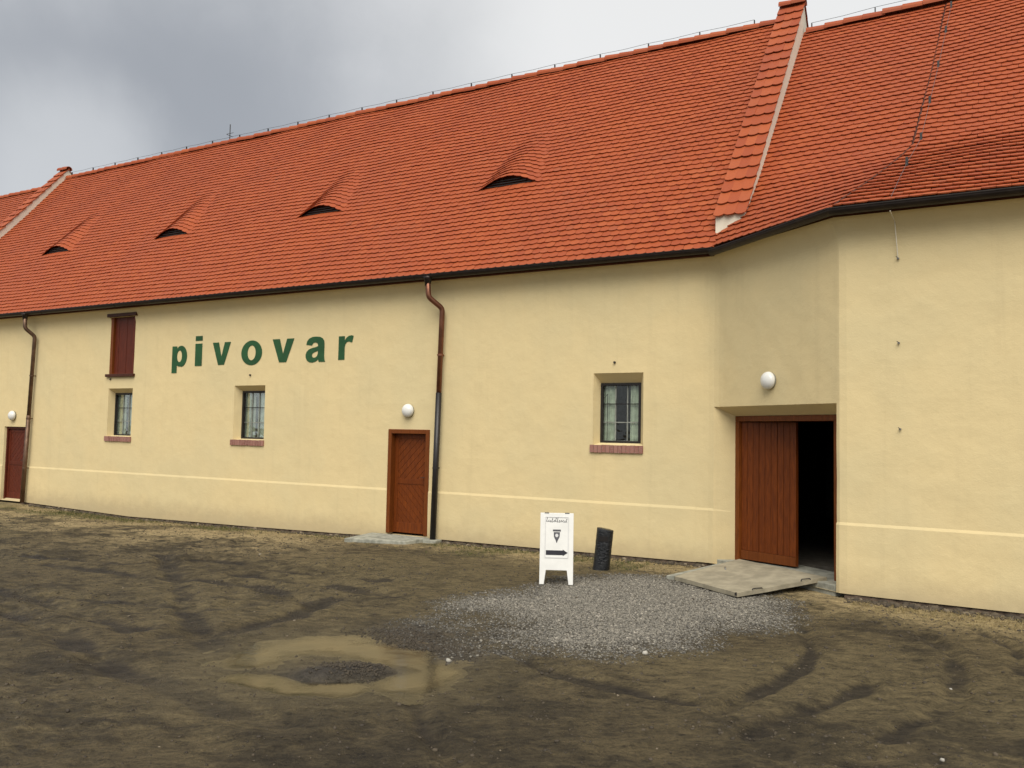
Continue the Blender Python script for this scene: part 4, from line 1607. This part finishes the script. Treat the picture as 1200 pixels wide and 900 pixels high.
def terrain(X, Y):
    wl = np.where(X > P1[0], P1[1], np.where(X > P0[0], (X - P0[0]) * (P1[1] / (P1[0] - P0[0])), 0.0))
    dw = wl - Y                                        # metres in front of the wall
    zb = zbase(X) - 0.035
    z = zb + (-0.045 - zb) * np.clip(dw / 4.0, 0, 1)
    far_ = np.clip((dw - 14) / 20, 0, 1)
    rough = fbm(X * 1.1, Y * 1.1, 4) - 0.5
    lumps = fbm(X * 3.6 + 9, Y * 5.2, 5, 0.72) - 0.5
    churn = np.clip(fbm(X * 0.5 + 20, Y * 0.5 + 4, 3) * 2.4 - 0.75, 0, 1)
    near = np.clip(dw / 1.2, 0.15, 1)
    gm = gravel_mask(X, Y)
    z = z + (rough * 0.035 + lumps * (0.035 + 0.075 * churn) * (1 - 0.6 * gm)) * near
    dark = np.zeros(X.shape)
    for k, p in TR.items():
        wdt = 0.08 if k in ('t1', 't2', 't3', 't11', 't12', 't13') else 0.14
        wob = (fbm(X * 2.2 + 5, Y * 2.2 + 2, 4) - 0.5) * 0.18
        d = seg_dist(X, Y, p) + wob
        gs = np.exp(-(np.abs(d) / wdt) ** 3)
        z = z - 0.030 * gs + 0.016 * np.exp(-((np.abs(d) - 2.0 * wdt) / (0.7 * wdt)) ** 2)
        brk = np.clip(fbm(X * 1.7 + 31, Y * 1.7 + 8, 3) * 2.6 - 0.75, 0, 1)
        dark = np.maximum(dark, gs * (0.30 + 0.70 * brk))
    wobp = (fbm(X * 2.4 + 51, Y * 2.4, 5, 0.6) - 0.5) * 0.75
    da = seg_dist(X, Y, PA) + wobp * 0.7
    db = seg_dist(X, Y, PB) + wobp * 0.5
    di = seg_dist(X, Y, ISL) + wobp * 0.4
    basin = np.maximum(np.exp(-(da / 0.31) ** 2), 0.9 * np.exp(-(db / 0.18) ** 2))
    damp = np.exp(-(np.minimum(da, db) / 0.66) ** 2)
    flat = np.clip(damp * 1.1, 0, 0.85)
    z = z * (1 - flat) + (-0.036 + lumps * 0.014) * flat - 0.050 * basin + 0.055 * np.exp(-(di / 0.16) ** 2)
    z = z * (1 - far_) + (-0.05) * far_
    return z, dw, gm, dark, damp, churn, lumps


def axis(lo, hi, stp, out_lo, out_hi):
    a = list(np.arange(lo, hi + 1e-6, stp))
    d, x = stp, lo
    left = []
    while x > out_lo:
        d *= 1.35
        x -= d
        left.append(max(x, out_lo))
    d, x = stp, a[-1]
    right = []
    while x < out_hi:
        d *= 1.35
        x += d
        right.append(min(x, out_hi))
    return np.array(left[::-1] + a + right)


ax_ = axis(-25.0, 2.6, 0.034, -400, 400)
ay_ = axis(-11.2, 0.25, 0.034, -400, 600)
X, Y = np.meshgrid(ax_, ay_)
Z, DW, GM, DK, DAMP, CHURN, LUMP = terrain(X, Y)
Z = np.where(DW < -0.5, np.minimum(Z, -0.35), Z)
nx, ny = len(ax_), len(ay_)
verts = np.stack([X, Y, Z], -1).reshape(-1, 3)
ii, jj = np.meshgrid(np.arange(nx - 1), np.arange(ny - 1))
a = (jj * nx + ii).reshape(-1)
faces = np.stack([a, a + 1, a + nx + 1, a + nx], -1)
me = bpy.data.meshes.new('ground')
me.vertices.add(len(verts))
me.vertices.foreach_set('co', verts.reshape(-1))
me.loops.add(faces.size)
me.loops.foreach_set('vertex_index', faces.reshape(-1).astype(np.int32))
me.polygons.add(len(faces))
me.polygons.foreach_set('loop_start', np.arange(0, faces.size, 4, dtype=np.int32))
me.polygons.foreach_set('use_smooth', np.ones(len(faces), bool))
me.update(calc_edges=True)
# soil colours
def mixc(c, d, f):
    return c * (1 - f[..., None]) + np.array(d) * f[..., None]


big = fbm(X * 0.35 + 11, Y * 0.35 + 3, 4)
midn = fbm(X * 1.5 + 2, Y * 1.5 + 70, 5, 0.6)
fine_ = fbm(X * 4.5 + 22, Y * 6.5 + 7, 5, 0.72)
col = np.zeros(X.shape + (3,)) + np.array([0.106, 0.081, 0.041])
col = mixc(col, (0.044, 0.034, 0.019), np.clip(CHURN * 0.7 + (0.5 - midn) * 2.4 + (0.5 - fine_) * 2.6, 0, 0.88))
col = mixc(col, (0.150, 0.117, 0.058), np.clip((big - 0.5) * 3.0 + (fine_ - 0.5) * 1.5, 0, 0.8))
strip = np.exp(-((DW - 0.35) / 0.75) ** 2) * np.clip(midn * 2.4 - 0.35, 0, 1)
strip = np.maximum(strip, np.clip((X + 0.3 + 1.9) / 1.2, 0, 1) * np.exp(-((DW - 0.6) / 0.62) ** 2) * np.clip(midn * 3.0 - 0.35, 0, 1))
strip = np.maximum(strip, 0.95 * np.clip((-9.0 - X) / 4, 0, 1) * np.exp(-((DW - 1.3) / 2.4) ** 2) * np.clip(midn * 3.0 - 0.75, 0, 1))
col = mixc(col, (0.38, 0.295, 0.155), np.clip(strip * 1.15 - (fine_ < 0.42) * 0.35, 0, 0.92))
grn = np.exp(-((DW - 0.75) / 0.5) ** 2) * np.clip(fbm(X * 0.6 + 40, Y * 0.9, 3) * 3.2 - 1.35, 0, 1) * np.where(X < -5, 1, 0.1)
col = mixc(col, (0.085, 0.088, 0.028), np.clip(grn, 0, 0.42))
col = mixc(col, (0.028, 0.022, 0.016), np.clip((DK - 0.62 * fine_ + 0.12) * 1.7, 0, 0.86) * np.clip(DK * 4, 0, 1))
col = mixc(col, (0.105, 0.085, 0.045), np.clip(DAMP * 0.9, 0, 0.85))
col = mixc(col, (0.120, 0.112, 0.095), np.clip(GM * 0.85, 0, 1))
dd_ = np.exp(-(seg_dist(X, Y, ISL) / 0.3) ** 2)
col = mixc(col, (0.055, 0.050, 0.048), dd_ * 0.8)
dirtpatch = np.exp(-(seg_dist(X, Y, [(-5.4, -6.3), (-4.9, -6.6), (-4.5, -6.85)]) / 0.35) ** 2)
col = mixc(col, (0.060, 0.052, 0.048), dirtpatch * 0.7)
ca = me.attributes.new('soil', 'FLOAT_COLOR', 'POINT')
ca.data.foreach_set('color', np.concatenate([col, np.ones(X.shape + (1,))], -1).reshape(-1).astype(np.float32))
wt = np.clip(DAMP * 1.0 + DK * 0.35 + CHURN * 0.25 + np.clip((DW - 4) / 6, 0, 0.35) - GM * 0.4, 0, 1)
wa = me.attributes.new('wet', 'FLOAT', 'POINT')
wa.data.foreach_set('value', wt.reshape(-1).astype(np.float32))
me.materials.append(MATS['soil'])
ground = bpy.data.objects.new('ground', me)
C.objects.link(ground)
ground['kind'] = 'structure'

# puddle water: a sheet only where the hollow reaches below its level
low = (Z < WATER_Z + 0.012) & ((seg_dist(X, Y, PA) < 0.52) | (seg_dist(X, Y, PB) < 0.34))
cell = low[:-1, :-1] | low[1:, :-1] | low[:-1, 1:] | low[1:, 1:]
pm, ids = MB(), {}
for j, i in zip(*np.nonzero(cell)):
    fc = []
    for (jj_, ii_) in ((j, i), (j, i + 1), (j + 1, i + 1), (j + 1, i)):
        if (jj_, ii_) not in ids:
            ids[(jj_, ii_)] = len(pm.v)
            pm.v.append((float(ax_[ii_]), float(ay_[jj_]), WATER_Z))
        fc.append(ids[(jj_, ii_)])
    pm.f.append(tuple(fc))
pd = pm.build('puddle', 'water')
_dp = pd.data.attributes.new('depth', 'FLOAT', 'POINT')
_dp.data.foreach_set('value', [max(0.0, WATER_Z - float(Z[jj_, ii_])) for (jj_, ii_) in ids])
pd['kind'] = 'structure'


def ground_z(x, y):
    return terrain(np.array([[x]]), np.array([[y]]))[0][0, 0]


# scattered stones: one shared pool of lumpy pebble shapes baked into joined masses
_ico_v = []
_phi = (1 + 5 ** 0.5) / 2
for a_, b_ in ((1, _phi), (-1, _phi), (1, -_phi), (-1, -_phi)):
    _ico_v += [(0, a_, b_), (a_, b_, 0), (b_, 0, a_)]
_ico_v = np.array(_ico_v) / math.hypot(1, _phi)
_ico_f = []
for i in range(12):
    for j in range(i + 1, 12):
        for k in range(j + 1, 12):
            if all(abs(np.linalg.norm(_ico_v[p] - _ico_v[r_]) - 1.05146) < 0.01 for p, r_ in ((i, j), (j, k), (i, k))):
                nrm = np.cross(_ico_v[j] - _ico_v[i], _ico_v[k] - _ico_v[i])
                _ico_f.append((i, j, k) if nrm @ _ico_v[i] > 0 else (i, k, j))
_ico_f = np.array(_ico_f)


def pebbles(name, xs, ys, sizes, tints, material, sink=0.25, extra=None):
    n = len(xs)
    zs = terrain(xs, ys)[0]
    rv = RNG.random((n, 12, 1)) * 0.5 + 0.75
    sc = np.stack([RNG.uniform(0.75, 1.3, n), RNG.uniform(0.75, 1.3, n), RNG.uniform(0.5, 0.9, n)], -1)
    th = RNG.uniform(0, 6.28, n)
    v = _ico_v[None] * rv * sc[:, None, :] * sizes[:, None, None]
    c_, s_ = np.cos(th)[:, None], np.sin(th)[:, None]
    v = np.stack([v[..., 0] * c_ - v[..., 1] * s_ + xs[:, None], v[..., 0] * s_ + v[..., 1] * c_ + ys[:, None], v[..., 2] + (zs + sizes * sink)[:, None]], -1).reshape(-1, 3)
    f = (_ico_f[None] + (np.arange(n) * 12)[:, None, None]).reshape(-1)
    me = bpy.data.meshes.new(name)
    me.vertices.add(len(v))
    me.vertices.foreach_set('co', v.reshape(-1))
    me.loops.add(len(f))
    me.loops.foreach_set('vertex_index', f.astype(np.int32))
    me.polygons.add(len(f) // 3)
    me.polygons.foreach_set('loop_start', np.arange(0, len(f), 3, dtype=np.int32))
    me.update(calc_edges=True)
    at = me.attributes.new('tint', 'FLOAT', 'POINT')
    at.data.foreach_set('value', np.repeat(tints, 12).astype(np.float32))
    me.materials.append(MATS[material])
    o = bpy.data.objects.new(name, me)
    C.objects.link(o)
    o['kind'] = 'stuff'
    return o


NG = 150000
gx, gy = RNG.uniform(-6.9, -1.8, NG), RNG.uniform(-7.3, -1.0, NG)
gmk = gravel_mask(gx, gy)
keep = RNG.random(NG) < gmk ** 1.3
wl_ = np.where(gx > P1[0], P1[1], np.where(gx > P0[0], (gx - P0[0]) * (P1[1] / (P1[0] - P0[0])), 0.0))
keep &= (wl_ - gy) > 0.12
gx, gy = gx[keep], gy[keep]
pebbles('gravel', gx, gy, RNG.uniform(0.0045, 0.0105, len(gx)) * RNG.choice([1, 1, 1, 1, 1.5], len(gx)), np.clip(RNG.normal(0.5, 0.25, len(gx)) - 0.35 * (1 - gmk[keep]) - 0.35 * np.clip((-4.6 - gx) / 0.8, 0, 1) * np.clip((-5.6 - gy) / 0.8, 0, 1), 0, 1), 'gravel')
# dark wet gravel on the puddle island and along its right rim
ix = np.concatenate([RNG.normal(-4.88, 0.17, 420), RNG.normal(-5.3, 0.25, 700), RNG.normal(-4.8, 0.25, 500)])
iy = np.concatenate([RNG.normal(-7.78, 0.12, 420), RNG.normal(-6.45, 0.16, 700), RNG.normal(-6.75, 0.14, 500)])
pebbles('wet_gravel', ix, iy, RNG.uniform(0.007, 0.015, len(ix)), np.clip(RNG.normal(0.10, 0.13, len(ix)), 0, 1), 'stone', 0.2)
n = 9000
sx, sy = RNG.uniform(-22, 2.2, n), RNG.uniform(-10.8, -0.3, n)
ok = np.where(sx > P1[0], P1[1], np.where(sx > P0[0], (sx - P0[0]) * (P1[1] / (P1[0] - P0[0])), 0.0)) - sy > 0.05
sx, sy = sx[ok], sy[ok]
pebbles('soil_clods', sx, sy, RNG.uniform(0.004, 0.012, len(sx)) * RNG.choice([1, 1, 1, 1.7], len(sx)), np.clip(RNG.normal(0.3, 0.3, len(sx)), 0, 1), 'stone', 0.1)
n = 60000
sx, sy = RNG.uniform(-20, 2.2, n), RNG.uniform(-10.8, -0.8, n)
_, dw_, gm_, dk_, dm_, chn_, _l = terrain(sx, sy)
ok = (dw_ > 0.5) & (RNG.random(n) < (np.clip(chn_, 0, 1) * 0.55 + dk_ * 0.45 + 0.05) * (1 - gm_) * (1 - dm_) * np.clip(fbm(sx * 1.6 + 13, sy * 2.4 + 5, 3) * 3 - 1, 0, 1))
sx, sy = sx[ok], sy[ok]
pebbles('mud_clods', sx, sy, RNG.uniform(0.005, 0.014, len(sx)) * RNG.choice([1, 1, 1, 1.7], len(sx)) * np.clip((sy + 13) / 6, 0.45, 1), np.clip(RNG.normal(0.2, 0.2, len(sx)), 0, 0.7), 'stone', -0.1)
# rubble along the foot of the walls
rx = np.concatenate([RNG.uniform(-22.8, -4.2, 1500), RNG.uniform(-1.8, 2.2, 800)])
ry = np.where(rx < -3, 0.0, P1[1]) - np.abs(RNG.normal(0.05, 0.10, len(rx))) - 0.01
ok = ~((rx > -11.1) & (rx < -9.3))
rx, ry = rx[ok], ry[ok]
pebbles('wall_rubble', rx, ry, RNG.uniform(0.010, 0.034, len(rx)) * RNG.choice([1, 1, 1, 1.7], len(rx)), np.clip(RNG.normal(0.45, 0.3, len(rx)), 0, 1), 'stone', 0.2)

# small pale stones lying about
for (x, y, r_, lab) in [(-0.37, -7.27, 0.022, 'pale stone nearest the camera at lower right'), (-10.81, -3.17, 0.022, 'small pale stone on mud in front of the lettered wall'),
                        (-3.0, -5.76, 0.032, 'flat pale stone at the near edge of the gravel'), (-4.42, -7.0, 0.034, 'flat pale stone at the right rim of the puddle'), (-0.42, -5.25, 0.018, 'small pale stone in the curved tyre track')]:
    o = pebbles('pale_stone', np.array([x]), np.array([y]), np.array([r_]), np.array([1.0]), 'white_scrap', 0.2)
    o['kind'] = 'thing'
    tag(o, lab, 'stone', 'pale stones lying in the yard')


# grass and dry straw along the wall foot
def tufts(name, n, fx_, hmin, hmax, tmean, tsd):
    mb = MB()
    for _ in range(n):
        x, y = fx_()
        z = ground_zs(x, y)
        for _b in range(4):
            a = random.uniform(0, 6.28)
            hgt = random.uniform(hmin, hmax)
            ln = random.uniform(0.3, 1.1) * hgt
            wd = random.uniform(0.002, 0.004)
            ox, oy = random.gauss(0, 0.015), random.gauss(0, 0.015)
            dx, dy = math.cos(a), math.sin(a)
            mb.add([(x + ox - dy * wd, y + oy + dx * wd, z - 0.01), (x + ox + dy * wd, y + oy - dx * wd, z - 0.01), (x + ox + dx * ln * 0.5 + dy * wd * 0.7, y + oy + dy * ln * 0.5 - dx * wd * 0.7, z + hgt * 0.75), (x + ox + dx * ln, y + oy + dy * ln, z + hgt)],
                   [(0, 1, 2), (0, 2, 3)], min(1, max(0, random.gauss(tmean, tsd))))
    o = mb.build(name, 'grass')
    o['kind'] = 'stuff'
    return o


def ground_zs(x, y):
    i = min(nx - 2, max(0, int(np.searchsorted(ax_, x)) - 1))
    j = min(ny - 2, max(0, int(np.searchsorted(ay_, y)) - 1))
    return float(Z[j, i])


random.seed(77)


def spot_green():
    while True:
        x = random.uniform(-22, -4.6)
        y = -abs(random.gauss(0.45, 0.35)) - 0.05
        i = min(nx - 2, max(0, int(np.searchsorted(ax_, x)) - 1))
        j = min(ny - 2, max(0, int(np.searchsorted(ay_, y)) - 1))
        if random.random() < 0.03 + 1.6 * grn[j, i] and not (-11.1 < x < -9.3 and y > -0.9):
            return x, y


tufts('grass', 1700, spot_green, 0.012, 0.045, 0.38, 0.28)


def spot_straw():
    if random.random() < 0.4:
        return random.uniform(-1.7, 2.0), P1[1] - 0.05 - abs(random.gauss(0.3, 0.3))
    while True:
        x = random.uniform(-23, -4.3)
        y = -abs(random.gauss(0.3, 0.4)) - 0.03
        if not (-11.1 < x < -9.3 and y > -0.9):
            return x, y


tufts('dry_straw', 3600, spot_straw, 0.006, 0.032, 0.95, 0.15)

# ------------------------------------------------------------------ tree whose top shows over the far roof
tree = empty('tree', (-49.5, 12, -0.2), 'grey green tree top behind the far roof at the left edge', 'tree')
random.seed(4)
tk = MB().tube([(-49.5, 12, -0.3), (-49.4, 12.1, 4), (-49.5, 12, 8), (-49.3, 12, 12.5)], [0.42, 0.34, 0.22, 0.05], 10)
tips = []
for k in range(26):
    z = random.uniform(4.5, 12)
    a = random.uniform(0, 6.28)
    L = random.uniform(1.5, 3.6) * (1 - (z - 4) / 16)
    e_ = (-49.45 + L * math.cos(a), 12 + L * math.sin(a), z + L * 0.55)
    tk.tube([(-49.45, 12.03, z), ((-49.45 + e_[0]) / 2, (12.03 + e_[1]) / 2, z + L * 0.2), e_], [0.09, 0.06, 0.02], 6)
    tips.append(e_)
    tips.append(((-49.45 + e_[0]) / 2, (12.03 + e_[1]) / 2, z + L * 0.3))
tips.append((-49.3, 12, 13.2))
tk.build('trunk', 'bark', tree, True)
cr = MB()
for tp in tips:
    cl = random.random()
    for _ in range(260):
        p = Vector((random.gauss(0, 0.55), random.gauss(0, 0.55), random.gauss(0, 0.45))) + Vector(tp)
        d1 = Vector((random.uniform(-1, 1), random.uniform(-1, 1), random.uniform(-1, 1))).normalized()
        d2_ = d1.orthogonal().normalized()
        sz = random.uniform(0.05, 0.10)
        cr.add([p - d1 * sz, p + d2_ * sz * 0.5, p + d1 * sz, p - d2_ * sz * 0.5], [(0, 1, 2, 3)], min(1, max(0, cl * 0.7 + random.uniform(-0.2, 0.4))))
cr.build('crown', 'leaf', tree)
